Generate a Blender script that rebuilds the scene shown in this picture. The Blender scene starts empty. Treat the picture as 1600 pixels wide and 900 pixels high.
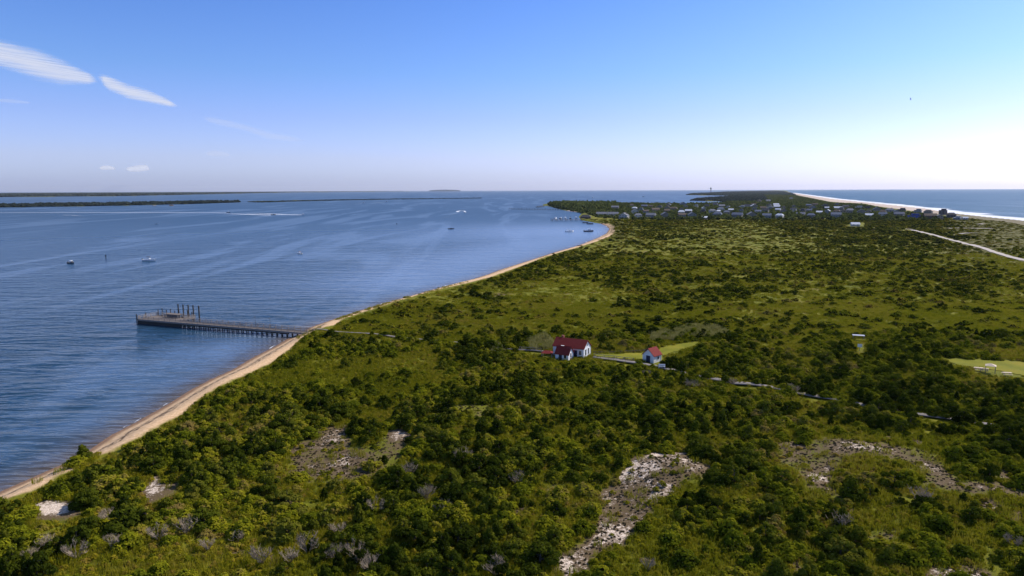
import bpy, bmesh, math, random
import numpy as np
from mathutils import Vector, Matrix, Euler

random.seed(7)
rng = np.random.default_rng(11)
C = bpy.context.scene.collection
R = math.radians

# ------------------------------------------------------------------ camera
HC, F = 46.0, 1067.0                      # eye height above the sea, focal length (1600 px frame)
PITCH = math.atan((450 - 297.3) / F)
ROLL = math.atan(0.0032)
fw = np.array([0, math.cos(PITCH), -math.sin(PITCH)])
rt0 = np.array([1.0, 0, 0]); up0 = np.cross(rt0, fw)
rt = rt0 * math.cos(ROLL) + up0 * math.sin(ROLL)
up = -rt0 * math.sin(ROLL) + up0 * math.cos(ROLL)
EYE = np.array([0, 0, HC])
# roll turns the frame; the sign is chosen so that the right end of the horizon sits higher
rt, up = (rt0 * math.cos(ROLL) - up0 * math.sin(ROLL)), (rt0 * math.sin(ROLL) + up0 * math.cos(ROLL))

def unproj(u, v, z=2.3):
    u = np.asarray(u, float); v = np.asarray(v, float)
    d = fw + ((u - 800) / F)[..., None] * rt + ((450 - v) / F)[..., None] * up
    dz = np.minimum(d[..., 2], -4.5e-4)
    t = (z - HC) / dz
    return np.stack([d[..., 0] * t, d[..., 1] * t, np.zeros_like(t) + z], -1)

def proj(p):
    q = np.asarray(p, float) - EYE
    dpt = np.maximum(q @ fw, 1e-3)
    return 800 + F * (q @ rt) / dpt, 450 - F * (q @ up) / dpt, dpt

def P(u, v, z=2.3):
    return Vector(unproj(np.array(u), np.array(v), z).tolist())

cam = bpy.data.cameras.new('camera')
cam.sensor_width = 36; cam.lens = 36 * F / 1600; cam.clip_start = 1; cam.clip_end = 200000
co = bpy.data.objects.new('camera', cam); C.objects.link(co)
M = Matrix(((rt[0], up[0], -fw[0]), (rt[1], up[1], -fw[1]), (rt[2], up[2], -fw[2])))
co.matrix_world = Matrix.Translation(Vector(EYE)) @ M.to_4x4()
bpy.context.scene.camera = co

# ------------------------------------------------------------------ helpers: numpy geometry
def in_poly(px, py, poly):
    poly = np.asarray(poly, float)
    res = np.zeros(px.shape, bool)
    x0, y0 = poly[:, 0], poly[:, 1]
    x1, y1 = np.roll(x0, -1), np.roll(y0, -1)
    for a, b, c, d in zip(x0, y0, x1, y1):
        if b == d: continue
        cross = ((b > py) != (d > py)) & (px < (c - a) * (py - b) / (d - b) + a)
        res ^= cross
    return res

def seg_dist(px, py, line, closed=False):
    line = np.asarray(line, float)
    n = len(line) if closed else len(line) - 1
    best = np.full(px.shape, 1e18)
    for i in range(n):
        a = line[i]; b = line[(i + 1) % len(line)]
        ab = b - a; L = max(ab @ ab, 1e-9)
        t = np.clip(((px - a[0]) * ab[0] + (py - a[1]) * ab[1]) / L, 0, 1)
        d = (px - a[0] - t * ab[0]) ** 2 + (py - a[1] - t * ab[1]) ** 2
        np.minimum(best, d, out=best)
    return np.sqrt(best)

_tab = np.random.default_rng(3).random((256, 256))
def vnoise(x, y):
    xi = np.floor(x).astype(int); yi = np.floor(y).astype(int)
    fx = x - xi; fy = y - yi
    fx = fx * fx * (3 - 2 * fx); fy = fy * fy * (3 - 2 * fy)
    g = lambda a, b: _tab[a & 255, b & 255]
    return (g(xi, yi) * (1 - fx) + g(xi + 1, yi) * fx) * (1 - fy) + (g(xi, yi + 1) * (1 - fx) + g(xi + 1, yi + 1) * fx) * fy
def fbm(x, y, o=3):
    s = 0; a = .5; t = 0
    for i in range(o):
        s = s + a * vnoise(x * 2 ** i + 17 * i, y * 2 ** i + 31 * i); t += a; a *= .5
    return s / t

# ------------------------------------------------------------------ outlines (digitised in the photograph, laid on the sea / ground level)
MAIN = [(-900,1230),(-300,905),(0,768),(91,728),(137,704),(175,679),(219,656),(266,629),(300,608),(328,593),(360,579),(400,556),(424,544),
 (454,527),(468,522),(480,513),(500,506),(520,499),(550,489),(600,474),(650,460),(700,446),(730,439),(762,429),(780,422),(818,410),(846,401),
 (871,393),(903,384),(931,373),(948,365),(952,357.5),(948,353),(937,349),(929,348),(916,345),(908,344),(905,339),(908,334),(912,332),(898,331),
 (884,329),(870,325.5),(858,322),(846,320.5),(850,319),(880,317.5),(950,318),(1060,319),(1130,318),(1136,316),(1126,314.2),(1095,314),(1079,313),
 (1092,311.5),(1110,309.5),(1149,307),(1140,305.5),(1100,305.3),(1075,304.5),(1082,303),(1105,302),(1135,300),(1170,298.6),(1212,297.3),
 (1228,297.9),(1236,301.2),(1268,306.2),(1300,311),(1376,319),(1451,327),(1489,334),(1546,340.5),(1600,346),(1700,360),(2000,400),(2800,505),
 (2800,1500),(-900,1500)]
I_BAY = (0, 32)       # the bay beach runs over these points of MAIN
I_OCEAN = (66, 77)
VEG = [(-900,1255),(-300,925),(0,784),(37,773),(59,760),(100,740),(131,715),(156,712),(194,695),(244,667),(281,648),(302,626),(340,604),(380,587),
 (420,568),(450,546),(466,530),(484,517),(520,511),(525,503),(575,486),(625,470),(675,456),(712,447.5),(732,443),(762,435),(800,421.5),(846,404),
 (871,396),(903,387),(931,378),(952,370),(959,362),(958,354),(950,350),(929,346)]
VEGO = [(1222,298.6),(1240,304),(1300,316),(1347,318),(1379,324),(1423,330),(1466,335.5),(1508,341),(1565,347),(1600,353),(1700,368),(2000,412),(2800,520)]
ISLE = [(-500,327.5),(0,324),(180,321.5),(300,318.5),(376,315.8),(376,315.2),(300,316),(180,318.3),(0,320.5),(-500,324)]
BAR = [(384,315.6),(410,316.2),(500,313.6),(600,311.6),(700,310.3),(755,309.6),(755,309.2),(600,310.7),(500,312.2),(400,314.2)]
FAR = [(-900,311),(0,308),(180,306.5),(260,305),(340,303.2),(460,300.6),(640,299.0),(640,298.6),(460,299.6),(340,300.6),(0,302),(-900,305)]

def W(poly, z=0.0):
    a = np.asarray(poly, float)
    return unproj(a[:, 0], a[:, 1], z)[:, :2]
W_MAIN = W(MAIN); W_ISLE = W(ISLE); W_BAR = W(BAR); W_FAR = W(FAR)
W_BAYLINE = W_MAIN[I_BAY[0]:I_BAY[1] + 1]
W_OCEAN = W_MAIN[I_OCEAN[0]:I_OCEAN[1] + 1]
W_VEG = W(VEG, 1.4); W_VEGO = W(VEGO, 2.0)

SAND = [  # (polygon, strength)
 ([(1069,710),(1019,716),(988,724.5),(962,751),(937,771),(931,807),(912,844),(867,866),(875,905),(929,905),(925,866),(943,858),(974,852),(996,824),
   (1024,796),(1058,776),(1083,757),(1114,757),(1111,737),(1097,729),(1080,712)], .66),
 ([(1080,709),(1050,714),(1019,717),(989,726),(962,751),(940,771),(950,772),(968,757),(992,738),(1020,726),(1035,724),(1052,725),(1072,716)], 1.1),
 ([(1215,689),(1262,689),(1330,692),(1403,698),(1456,712),(1485,743),(1499,754),(1544,754),(1600,765),(1700,775),(1700,792),(1600,779),(1515,774),
   (1459,768),(1434,762.5),(1448,743),(1411,726),(1347,716),(1313,726),(1299,748),(1307,771),(1335,788),(1330,792),(1296,776),(1262,768),(1257,743),(1212,726)], .52),
 ([(1459,875),(1493,878),(1544,889),(1570,908),(1440,908),(1449,888)], .66),
 ([(1341,833),(1380,822),(1406,819),(1400,840),(1345,845)], .5),
 ([(56,786),(94,779),(128,789),(122,801),(97,811),(59,811)], .95),
 ([(241,737),(248,745),(245,761),(275,762),(269,770),(231,784),(219,776),(234,761)], 1.0),
 ([(544,661),(484,670),(472,686),(444,707),(462,729),(453,748),(503,754),(575,748),(631,720),(644,686),(631,676),(609,675),(594,695),(550,701)], .42),
 ([(609,675),(626,671),(640,684),(620,694),(606,692)], .85),
 ([(740,648),(756,641),(764,653),(746,657)], .62), ([(727,676),(735,668),(736,682)], .6), ([(400,773),(447,773),(446,778),(404,779)], .6),
 ([(1130,718),(1148,714),(1156,722),(1138,727)], .8), ([(1093,703),(1108,697),(1112,703),(1098,706)], .7), ([(1199,746),(1212,740),(1214,750),(1203,752)], .8),
 ([(866,868),(874,868),(872,873)], .6), ([(718,690),(730,686),(738,694),(722,698)], .52), ([(700,636),(790,630),(790,640),(700,648)], .40),
 ([(480,716),(520,700),(560,700),(550,730),(500,742)], .46)]
LAWN1 = [(926,552),(960,552),(1000,549.5),(1022,545),(1058,537),(1092,534.5),(1090,541),(1060,549),(1036,556),(1006,562.5),(970,562),(928,559)]
LAWN2 = [(1462,557),(1500,558.5),(1600,564.5),(1720,572),(1720,600),(1600,589),(1560,579),(1500,572),(1478,562)]
MEADOW = [[(440,600),(400,588),(470,566),(560,556),(640,565),(700,560),(700,575),(600,580),(500,600)],
          [(800,440),(960,436),(985,455),(970,475),(880,492),(800,478)], [(655,455),(760,440),(800,446),(790,462),(700,478)],
          [(1330,790),(1400,740),(1440,770),(1330,810)], [(480,533),(460,545),(500,540),(560,522),(540,515)],
          [(0,880),(150,845),(470,850),(640,900),(0,900)]]
ROAD = [(1425,359.5),(1436,362),(1451,366),(1462,368.3),(1489,376),(1517,383),(1540,389.6),(1564.5,398),(1600,407),(1700,434),(2000,520)]
STRIPS = [([(1481,357.6),(1510,356.8),(1551,357.3)], 5.0), ([(1500,366),(1515,364.6),(1529,364.4)], 4.0), ([(1524,350.6),(1537,349.8)], 5.0),
          ([(1416,358.4),(1424,358.3)], 6.0)]
WALK_B = [(927,560),(960,563.5),(1000,569),(1033,577),(1060,582),(1095,589),(1150,600.5),(1185,604.5),(1238,614.5),(1297,626),(1370,640),(1440,648.5),(1480,653),(1620,676)]
WALK_A = [(486,514),(530,519.5),(565,522.5),(640,530),(700,536),(800,547),(850,552),(866,556)]
# places that tall growth must not hide (frame polygons of the ground patch itself)
CLEAR = [LAWN1, LAWN2, [(864,530),(930,530),(930,560),(898,565),(866,565)], [(1003,544),(1036,544),(1036,565),(1024,570),(1005,567)], [(845,552),(865,552),(865,558),(846,560)],
         [(930,560),(990,566),(990,569),(930,564)], [(1143,597),(1187,603),(1187,608),(1143,602)], [(1237,612),(1299,624),(1299,629),(1237,618)],
         [(1438,645),(1482,650),(1482,656),(1438,652)], [(1518,572),(1558,572),(1600,585),(1590,592),(1518,582)], [(1336,537),(1350,537),(1350,552),(1336,552)],
         [(812,546),(848,549),(848,554),(812,550)], [(1108,588),(1118,590),(1118,594),(1108,593)], [(1028,573),(1040,575),(1040,580),(1028,579)],
         [(1320,351),(1350,347),(1350,354),(1325,355)], [(1330,527),(1352,527),(1352,532),(1330,532)]]

_rs = np.random.default_rng(99)
for _ in range(34):                       # small scattered openings in the scrub
    _u, _v = _rs.random() * 1600, 640 + 250 * _rs.random() ** .8
    if _v < 800 - _u * .42: continue
    _a = _rs.random() * .6 - .3; _w = (5 + 13 * _rs.random()) * (_v / 760); _h = _w * .34
    SAND.append(([(_u + _w * math.cos(k) * (.7 + .5 * _rs.random()), _v + (_h * math.sin(k) + _a * _w * math.cos(k) * .5)) for k in np.linspace(0, 5.6, 9)], .45 + .25 * _rs.random()))

def height(x, y):
    """ground height and the signed distances used by the materials"""
    sh = x.shape; x = x.ravel(); y = y.ravel()
    ins = in_poly(x, y, W_MAIN)
    d = seg_dist(x, y, W_MAIN, True)
    s = np.where(ins, d, -d)
    for w in (W_ISLE, W_BAR, W_FAR):
        i2 = in_poly(x, y, w); d2 = seg_dist(x, y, w, True)
        s = np.maximum(s, np.where(i2, d2, -d2))
    u, v, dep = proj(np.stack([x, y, np.full_like(x, 2.3)], -1))
    n = fbm(x / 14, y / 14) - .5
    t = np.clip(s / 9.0, 0, 1); t = t * t * (3 - 2 * t)
    z = np.where(s > 0, t * 2.3 + np.clip((s - 9) / 20, 0, 1) * n * 1.3, np.maximum(s * .08, -2.0))
    # the white dune and the two lower sand rises
    for (cu, cv, r, a) in ((1040, 735, 8.0, 1.5), (1350, 712, 10.0, 1.0), (615, 684, 7.0, .8), (245, 765, 6.0, .7)):
        c = unproj(np.array(cu), np.array(cv), 2.3)
        z = z + a * np.exp(-((x - c[0]) ** 2 + (y - c[1]) ** 2) / r ** 2)
    # low foredune along the ocean
    do = seg_dist(x, y, W_VEGO)
    z = z + np.where(s > 20, .5 * np.exp(-(do / 25.0) ** 2) * (.6 + .8 * fbm(x / 30, y / 30)), 0)
    # bars and flats stay low
    low = np.zeros(x.shape, bool)
    for w in (W_ISLE, W_BAR, W_FAR): low |= in_poly(x, y, w)
    z = np.where(low, np.clip(s / 10, 0, 1) * .9, z)
    return z.reshape(sh), s.reshape(sh)

def ground_z(x, y):
    z, _ = height(np.atleast_1d(np.asarray(x, float)), np.atleast_1d(np.asarray(y, float)))
    return z

# ------------------------------------------------------------------ helpers: objects
def tag(o, label=None, cat=None, group=None, kind=None):
    if label: o['label'] = label
    if cat: o['category'] = cat
    if group: o['group'] = group
    if kind: o['kind'] = kind
    return o

def link_mesh(name, me, mat, parent=None):
    o = bpy.data.objects.new(name, me)
    if mat and not me.materials: me.materials.append(mat)
    C.objects.link(o)
    if parent: o.parent = parent
    return o

def empty(name, loc, rz=0.0, label=None, cat=None, group=None):
    o = bpy.data.objects.new(name, None); o.empty_display_size = .3
    C.objects.link(o); o.location = loc; o.rotation_euler = (0, 0, rz)
    return tag(o, label, cat, group)

class MB:
    """collects shapes for ONE mesh"""
    def __init__(s): s.v = []; s.f = []
    def add(s, vs, fs):
        b = len(s.v); s.v += [tuple(p) for p in vs]; s.f += [tuple(i + b for i in f) for f in fs]; return s
    def box(s, x0, x1, y0, y1, z0, z1):
        return s.add([(x0,y0,z0),(x1,y0,z0),(x1,y1,z0),(x0,y1,z0),(x0,y0,z1),(x1,y0,z1),(x1,y1,z1),(x0,y1,z1)],
                     [(3,2,1,0),(4,5,6,7),(0,1,5,4),(1,2,6,5),(2,3,7,6),(3,0,4,7)])
    def tube(s, a, b, r0, r1=None, n=8, cap=True):
        r1 = r0 if r1 is None else r1
        a = Vector(a); b = Vector(b); d = (b - a).normalized()
        q = d.orthogonal().normalized(); w = d.cross(q)
        vs = []
        for c, r in ((a, r0), (b, r1)):
            for i in range(n):
                t = 2 * math.pi * i / n
                vs.append(c + q * (r * math.cos(t)) + w * (r * math.sin(t)))
        fs = [(i, (i + 1) % n, n + (i + 1) % n, n + i) for i in range(n)]
        if cap: fs += [tuple(range(n - 1, -1, -1)), tuple(range(n, 2 * n))]
        return s.add(vs, fs)
    def bar(s, a, b, w, h):
        a = Vector(a); b = Vector(b); d = (b - a).normalized()
        q = d.cross(Vector((0, 0, 1)))
        q = q.normalized() if q.length > 1e-4 else Vector((1, 0, 0))
        k = q.cross(d).normalized()
        vs = []
        for c in (a, b):
            vs += [c - q*w/2 - k*h/2, c + q*w/2 - k*h/2, c + q*w/2 + k*h/2, c - q*w/2 + k*h/2]
        return s.add(vs, [(0,1,2,3),(7,6,5,4),(0,4,5,1),(1,5,6,2),(2,6,7,3),(3,7,4,0)])
    def prism(s, pts, y0, y1):           # outline in x-z, swept along y
        n = len(pts)
        vs = [(x, y0, z) for x, z in pts] + [(x, y1, z) for x, z in pts]
        return s.add(vs, [tuple(range(n)), tuple(range(2*n-1, n-1, -1))] + [(i, n + i, n + (i+1) % n, (i+1) % n) for i in range(n)])
    def build(s, name, mat, parent=None, smooth=False):
        me = bpy.data.meshes.new(name); me.from_pydata(s.v, [], s.f)
        bm = bmesh.new(); bm.from_mesh(me); bmesh.ops.recalc_face_normals(bm, faces=bm.faces); bm.to_mesh(me); bm.free()
        if smooth: me.polygons.foreach_set('use_smooth', [True] * len(me.polygons))
        return link_mesh(name, me, mat, parent)

def np_mesh(name, verts, faces, attrs=None, smooth=False):
    """verts (N,3), faces (M,k) with k 3 or 4"""
    me = bpy.data.meshes.new(name)
    verts = np.asarray(verts, np.float32); faces = np.asarray(faces, np.int32)
    k = faces.shape[1]
    me.vertices.add(len(verts)); me.vertices.foreach_set('co', verts.ravel())
    me.loops.add(faces.size); me.loops.foreach_set('vertex_index', faces.ravel())
    me.polygons.add(len(faces))
    me.polygons.foreach_set('loop_start', np.arange(0, faces.size, k, dtype=np.int32))
    me.polygons.foreach_set('loop_total', np.full(len(faces), k, np.int32))
    if smooth: me.polygons.foreach_set('use_smooth', np.ones(len(faces), bool))
    me.update(calc_edges=True)
    for n, a in (attrs or {}).items():
        at = me.attributes.new(n, 'FLOAT', 'POINT'); at.data.foreach_set('value', np.asarray(a, np.float32).ravel())
    me.validate()
    return me

# ------------------------------------------------------------------ materials
class NT:
    def __init__(s, name):
        s.m = bpy.data.materials.new(name); s.m.use_nodes = True
        s.t = s.m.node_tree; s.t.nodes.clear()
    def n(s, typ, ins=None, **props):
        nd = s.t.nodes.new(typ)
        for k, v in props.items(): setattr(nd, k, v)
        for k, v in (ins or {}).items():
            sock = nd.inputs[k]
            if isinstance(v, bpy.types.NodeSocket): s.t.links.new(v, sock)
            else: sock.default_value = v
        return nd
    def math(s, op, a, b=0.0, clamp=False):
        return s.n('ShaderNodeMath', {0: a, 1: b}, operation=op, use_clamp=clamp).outputs[0]
    def mix(s, f, a, b, blend='MIX'):
        nd = s.t.nodes.new('ShaderNodeMix'); nd.data_type = 'RGBA'; nd.blend_type = blend
        for i, v in ((0, f), (6, a), (7, b)):
            if isinstance(v, bpy.types.NodeSocket): s.t.links.new(v, nd.inputs[i])
            elif i == 0: nd.inputs[0].default_value = v
            else: nd.inputs[i].default_value = (*v[:3], 1)
        return nd.outputs[2]
    def ramp(s, f, stops, interp='LINEAR'):
        nd = s.n('ShaderNodeValToRGB', {0: f}); e = nd.color_ramp.elements; nd.color_ramp.interpolation = interp
        while len(e) < len(stops): e.new(.5)
        for el, (p, c) in zip(e, stops):
            el.position = p; el.color = (*c, 1) if len(c) == 3 else c
        return nd.outputs[0]
    def step(s, x, lo, hi):
        return s.n('ShaderNodeMapRange', {0: x, 1: lo, 2: hi, 3: 0.0, 4: 1.0}, interpolation_type='SMOOTHSTEP').outputs[0]
    def noise(s, vec, scale, detail=3, rough=.55, dist=0.0):
        return s.n('ShaderNodeTexNoise', {'Vector': vec, 'Scale': scale, 'Detail': detail, 'Roughness': rough, 'Distortion': dist}).outputs[0]
    def pos(s): return s.n('ShaderNodeNewGeometry').outputs['Position']
    def attr(s, name): return s.n('ShaderNodeAttribute', attribute_name=name).outputs['Fac']
    def scaled(s, vec, sc): return s.n('ShaderNodeMapping', {'Vector': vec, 'Scale': sc}).outputs[0]
    def rand(s): return s.n('ShaderNodeObjectInfo').outputs['Random']
    def out(s, sh):
        o = s.n('ShaderNodeOutputMaterial'); s.t.links.new(sh, o.inputs[0]); return s.m
    def principled(s, col, rough=.8, bump=None, bstr=.3, bdist=.05, spec=.3, metal=0.0):
        ins = {'Base Color': col if isinstance(col, bpy.types.NodeSocket) else (*col, 1), 'Roughness': rough, 'Specular IOR Level': spec, 'Metallic': metal}
        if bump is not None:
            ins['Normal'] = s.n('ShaderNodeBump', {'Height': bump, 'Strength': bstr, 'Distance': bdist}).outputs[0]
        return s.n('ShaderNodeBsdfPrincipled', ins).outputs[0]

def simple(name, col, rough=.8, var=.25, scale=3.0, spec=.3, metal=0.0, coords='Object'):
    t = NT(name)
    tc = t.n('ShaderNodeTexCoord').outputs[coords]
    n = t.noise(tc, scale, 4)
    c = t.mix(n, tuple(k * (1 - var) for k in col), tuple(min(1, k * (1 + var)) for k in col))
    return t.out(t.principled(c, rough, n, .15, .02, spec, metal))

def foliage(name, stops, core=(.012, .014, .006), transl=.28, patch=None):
    """leaf colour from per-leaf tone and per-plant random; patch: slow colour drift over the ground"""
    t = NT(name)
    tone = t.attr('tone'); r = t.rand()
    f = t.math('ADD', t.math('MULTIPLY', tone, .45), t.math('MULTIPLY', r, .55))
    nz = t.noise(t.pos(), .03, 3)
    f = t.math('ADD', f, t.math('MULTIPLY', t.math('SUBTRACT', nz, .5), 1.15))
    c = t.ramp(f, stops)
    c = t.mix(t.step(tone, -.6, -.1), core, c)  # core painted dark, standing in for shade inside the plant
    dif = t.n('ShaderNodeBsdfDiffuse', {0: c, 1: .6}).outputs[0]
    tr = t.n('ShaderNodeBsdfTranslucent', {0: t.mix(.5, c, (.10, .13, .01))}).outputs[0]
    return t.out(t.n('ShaderNodeMixShader', {0: transl, 1: dif, 2: tr}).outputs[0])

MAT = {}
MAT['pine'] = foliage('pine_needles', [(0, (.014, .022, .004)), (.3, (.038, .052, .006)), (.55, (.072, .090, .008)), (.8, (.15, .16, .013)), (1, (.22, .20, .025))], transl=.25)
MAT['shrub'] = foliage('shrub_leaves', [(0, (.022, .030, .005)), (.25, (.075, .095, .008)), (.5, (.20, .22, .012)), (.75, (.38, .35, .018)), (1, (.34, .24, .07))], transl=.38)
MAT['scrub'] = foliage('low_scrub_leaves', [(0, (.07, .075, .007)), (.3, (.17, .175, .010)), (.55, (.31, .285, .013)), (.75, (.40, .325, .022)), (.92, (.34, .22, .05))], transl=.38)
MAT['grass'] = foliage('grass_blades', [(0, (.17, .178, .010)), (.5, (.32, .29, .014)), (1, (.42, .32, .05))], transl=.4)
MAT['reed'] = foliage('reed_plumes', [(0, (.20, .18, .05)), (.5, (.36, .31, .11)), (1, (.48, .41, .19))], transl=.35)
MAT['heather'] = foliage('beach_heather', [(0, (.050, .040, .020)), (.5, (.115, .088, .048)), (1, (.21, .165, .10))], core=(.045,.034,.018), transl=.1)
MAT['dead'] = simple('bleached_twigs', (.30, .235, .165), .9, .4)
MAT['bark'] = simple('pine_bark', (.10, .075, .055), .95, .4, 6)
MAT['far_tree'] = foliage('village_tree_leaves', [(0, (.05, .066, .026)), (.35, (.115, .14, .040)), (.7, (.25, .27, .065)), (1, (.36, .33, .10))], core=(.03, .036, .018), transl=.32)
MAT['distant'] = foliage('distant_woods_leaves', [(0, (.038, .054, .050)), (.5, (.066, .086, .074)), (1, (.11, .128, .095))], core=(.03, .038, .034), transl=.15)  # bluish leaf colour with the distance haze painted in

def ground_material():
    t = NT('island_ground')
    p = t.pos()
    big = t.noise(p, .018, 4); mid = t.noise(p, .11, 4); fine = t.noise(p, 1.3, 5, .7); vfine = t.noise(p, 4.5, 4, .7)
    gf = t.math('ADD', t.math('MULTIPLY', mid, .6), t.math('MULTIPLY', big, .4))
    g = t.ramp(gf, [(.30, (.10, .115, .008)), (.46, (.18, .185, .010)), (.56, (.235, .215, .012)), (.68, (.23, .17, .026))])
    g = t.mix(t.step(fine, .38, .62), t.mix(.5, g, (.05, .055, .006)), g)
    g = t.mix(t.math('MULTIPLY', t.step(vfine, .45, .7), .35), g, (.17, .15, .04))
    # bare sand with beach heather litter
    tuft = t.n('ShaderNodeTexVoronoi', {'Vector': t.scaled(p, (1, 1, .2)), 'Scale': 1.0}).outputs['Distance']
    sm = t.attr('sand')
    sm2 = t.math('ADD', sm, t.math('ADD', t.math('MULTIPLY', t.math('SUBTRACT', fine, .5), 1.15), t.math('MULTIPLY', t.math('SUBTRACT', mid, .5), 1.5)))
    sm2 = t.math('ADD', sm2, t.math('MULTIPLY', t.math('SUBTRACT', vfine, .5), .6))
    sand = t.mix(t.step(vfine, .35, .7), (.48, .37, .28), (.88, .74, .61))
    litter = t.mix(vfine, (.060, .040, .020), (.20, .14, .080))
    bare = t.mix(t.step(sm2, .56, .86), litter, sand)
    c = t.mix(t.step(sm2, .14, .46), g, bare)
    # bay beach: tan sand, wet edge, dark wrack lines
    s = t.attr('dsh'); dv = t.attr('dveg')
    wob = t.math('MULTIPLY', t.math('SUBTRACT', t.noise(p, .35, 3), .5), 2.6)
    bs = t.mix(t.step(fine, .3, .7), (.60, .385, .20), (.80, .55, .33))
    tt = t.attr('beach_t')
    wr = t.math('ADD', tt, t.math('MULTIPLY', t.math('SUBTRACT', t.noise(p, .5, 4), .5), .55))
    band = t.math('MULTIPLY', t.step(wr, .40, .50), t.math('SUBTRACT', 1.0, t.step(wr, .66, .80)))
    band = t.math('MULTIPLY', band, t.step(t.noise(t.scaled(p, (1.0, .45, 1)), 1.1, 5, .75), .45, .54))
    band = t.math('MULTIPLY', band, t.math('SUBTRACT', 1.0, t.step(s, 30.0, 60.0)))
    bs = t.mix(t.math('MULTIPLY', band, .9), bs, (.07, .045, .03))
    wet = t.math('SUBTRACT', 1.0, t.step(t.math('ADD', s, t.math('MULTIPLY', wob, .3)), .6, 2.4))
    bs = t.mix(wet, bs, (.24, .145, .09))
    isb = t.math('SUBTRACT', 1.0, t.step(t.math('ADD', dv, wob), .9, 2.6))
    c = t.mix(isb, c, bs)
    # ocean beach: pale sand
    oc = t.attr('ocean')
    oc2 = t.math('ADD', oc, t.math('MULTIPLY', t.math('SUBTRACT', mid, .5), .7))
    c = t.mix(t.step(oc2, .42, .58), c, t.mix(mid, (.46, .36, .28), (.62, .50, .41)))
    dry = t.attr('dry')
    c = t.mix(t.math('MULTIPLY', dry, .8), c, t.mix(mid, (.085, .075, .025), (.14, .125, .035)))
    return t.out(t.principled(c, .95, t.math('ADD', fine, vfine), .5, .25, .1))
MAT['ground'] = ground_material()

def water_material():
    t = NT('bay_water')
    p = t.pos()
    # wind ripples: crests run across the view and lean a little, several sizes
    def rip(rot, sx, sy, sc, det=2):
        m = t.n('ShaderNodeMapping', {'Vector': p, 'Rotation': (0, 0, R(rot)), 'Scale': (sx, sy, 1)}).outputs[0]
        return t.noise(m, sc, det, .55, .6)
    a = rip(14, .22, 1, .22, 3); b = rip(8, .3, 1, .55, 2); c = rip(20, .35, 1, .085, 2)
    slick_n = t.noise(t.n('ShaderNodeMapping', {'Vector': p, 'Rotation': (0, 0, R(11)), 'Scale': (.013, .0017, 1)}).outputs[0], 1.0, 4, .6, 1.2)
    slick = t.step(slick_n, .50, .62)
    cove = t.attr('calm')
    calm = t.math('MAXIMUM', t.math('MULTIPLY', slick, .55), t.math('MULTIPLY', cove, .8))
    h = t.math('ADD', t.math('MULTIPLY', a, .6), t.math('ADD', t.math('MULTIPLY', b, .28), t.math('MULTIPLY', c, .9)))
    far = t.attr('open_water')
    stren = t.math('MULTIPLY', t.math('SUBTRACT', 1.0, calm), t.math('SUBTRACT', 1.0, t.math('MULTIPLY', far, .72)))
    rough = t.math('ADD', .16, t.math('MULTIPLY', far, .18))
    stren = t.math('ADD', stren, t.math('MULTIPLY', t.attr('oceanic'), .9))
    spec = t.math('ADD', .26, t.math('ADD', t.math('MULTIPLY', slick, .22), t.math('MULTIPLY', cove, .22)))
    spec = t.math('SUBTRACT', spec, t.math('MULTIPLY', t.attr('oceanic'), .14))
    bump = t.n('ShaderNodeBump', {'Height': h, 'Strength': stren, 'Distance': 2.1}).outputs[0]
    gust = t.noise(t.n('ShaderNodeMapping', {'Vector': p, 'Rotation': (0, 0, R(12)), 'Scale': (.0022, .009, 1)}).outputs[0], 1.0, 4, .6, .6)
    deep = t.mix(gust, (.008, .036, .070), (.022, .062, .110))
    deep = t.mix(t.math('MULTIPLY', slick, .8), deep, (.065, .110, .17))  # streaks painted paler in place of a brighter sky reflection
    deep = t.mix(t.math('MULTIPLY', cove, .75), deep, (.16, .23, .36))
    oc = t.attr('oceanic')
    deep = t.mix(oc, deep, t.mix(gust, (.014, .065, .10), (.022, .085, .12)))
    col = t.mix(t.attr('shallow'), deep, (.115, .085, .058))
    foam_n = t.noise(t.n('ShaderNodeMapping', {'Vector': p, 'Scale': (.02, .006, 1)}).outputs[0], 1.0, 5, .65, .5)
    fm = t.math('ADD', t.attr('foam'), t.math('MULTIPLY', t.math('SUBTRACT', foam_n, .5), 1.3))
    fm = t.step(fm, .45, .62)
    e = t.attr('edge')
    en = t.math('MULTIPLY', e, t.step(t.noise(p, .06, 5), .50, .60))
    fm = t.math('MAXIMUM', fm, t.step(en, .45, .8))
    wat = t.n('ShaderNodeBsdfPrincipled', {'Base Color': col, 'Roughness': rough, 'IOR': 1.33, 'Specular IOR Level': spec, 'Specular Tint': (.80, .96, 1.0, 1), 'Normal': bump}).outputs[0]
    foam = t.n('ShaderNodeBsdfDiffuse', {0: (.80, .80, .82, 1)}).outputs[0]
    return t.out(t.n('ShaderNodeMixShader', {0: fm, 1: wat, 2: foam}).outputs[0])
MAT['water'] = water_material()

# ------------------------------------------------------------------ ground and water sheets
def grid_uv(us, vs, z):
    U, V = np.meshgrid(us, vs)
    return unproj(U, V, z)
us = np.concatenate([np.arange(-1400, -200, 40), np.arange(-200, 1800, 4.0), np.arange(1800, 3001, 40)])
vs = np.concatenate([[297.9 + 2.6], np.arange(301, 312, .5), np.arange(312, 360, 1.0), np.arange(360, 930, 2.5), np.geomspace(930, 5200, 26)])
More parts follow.
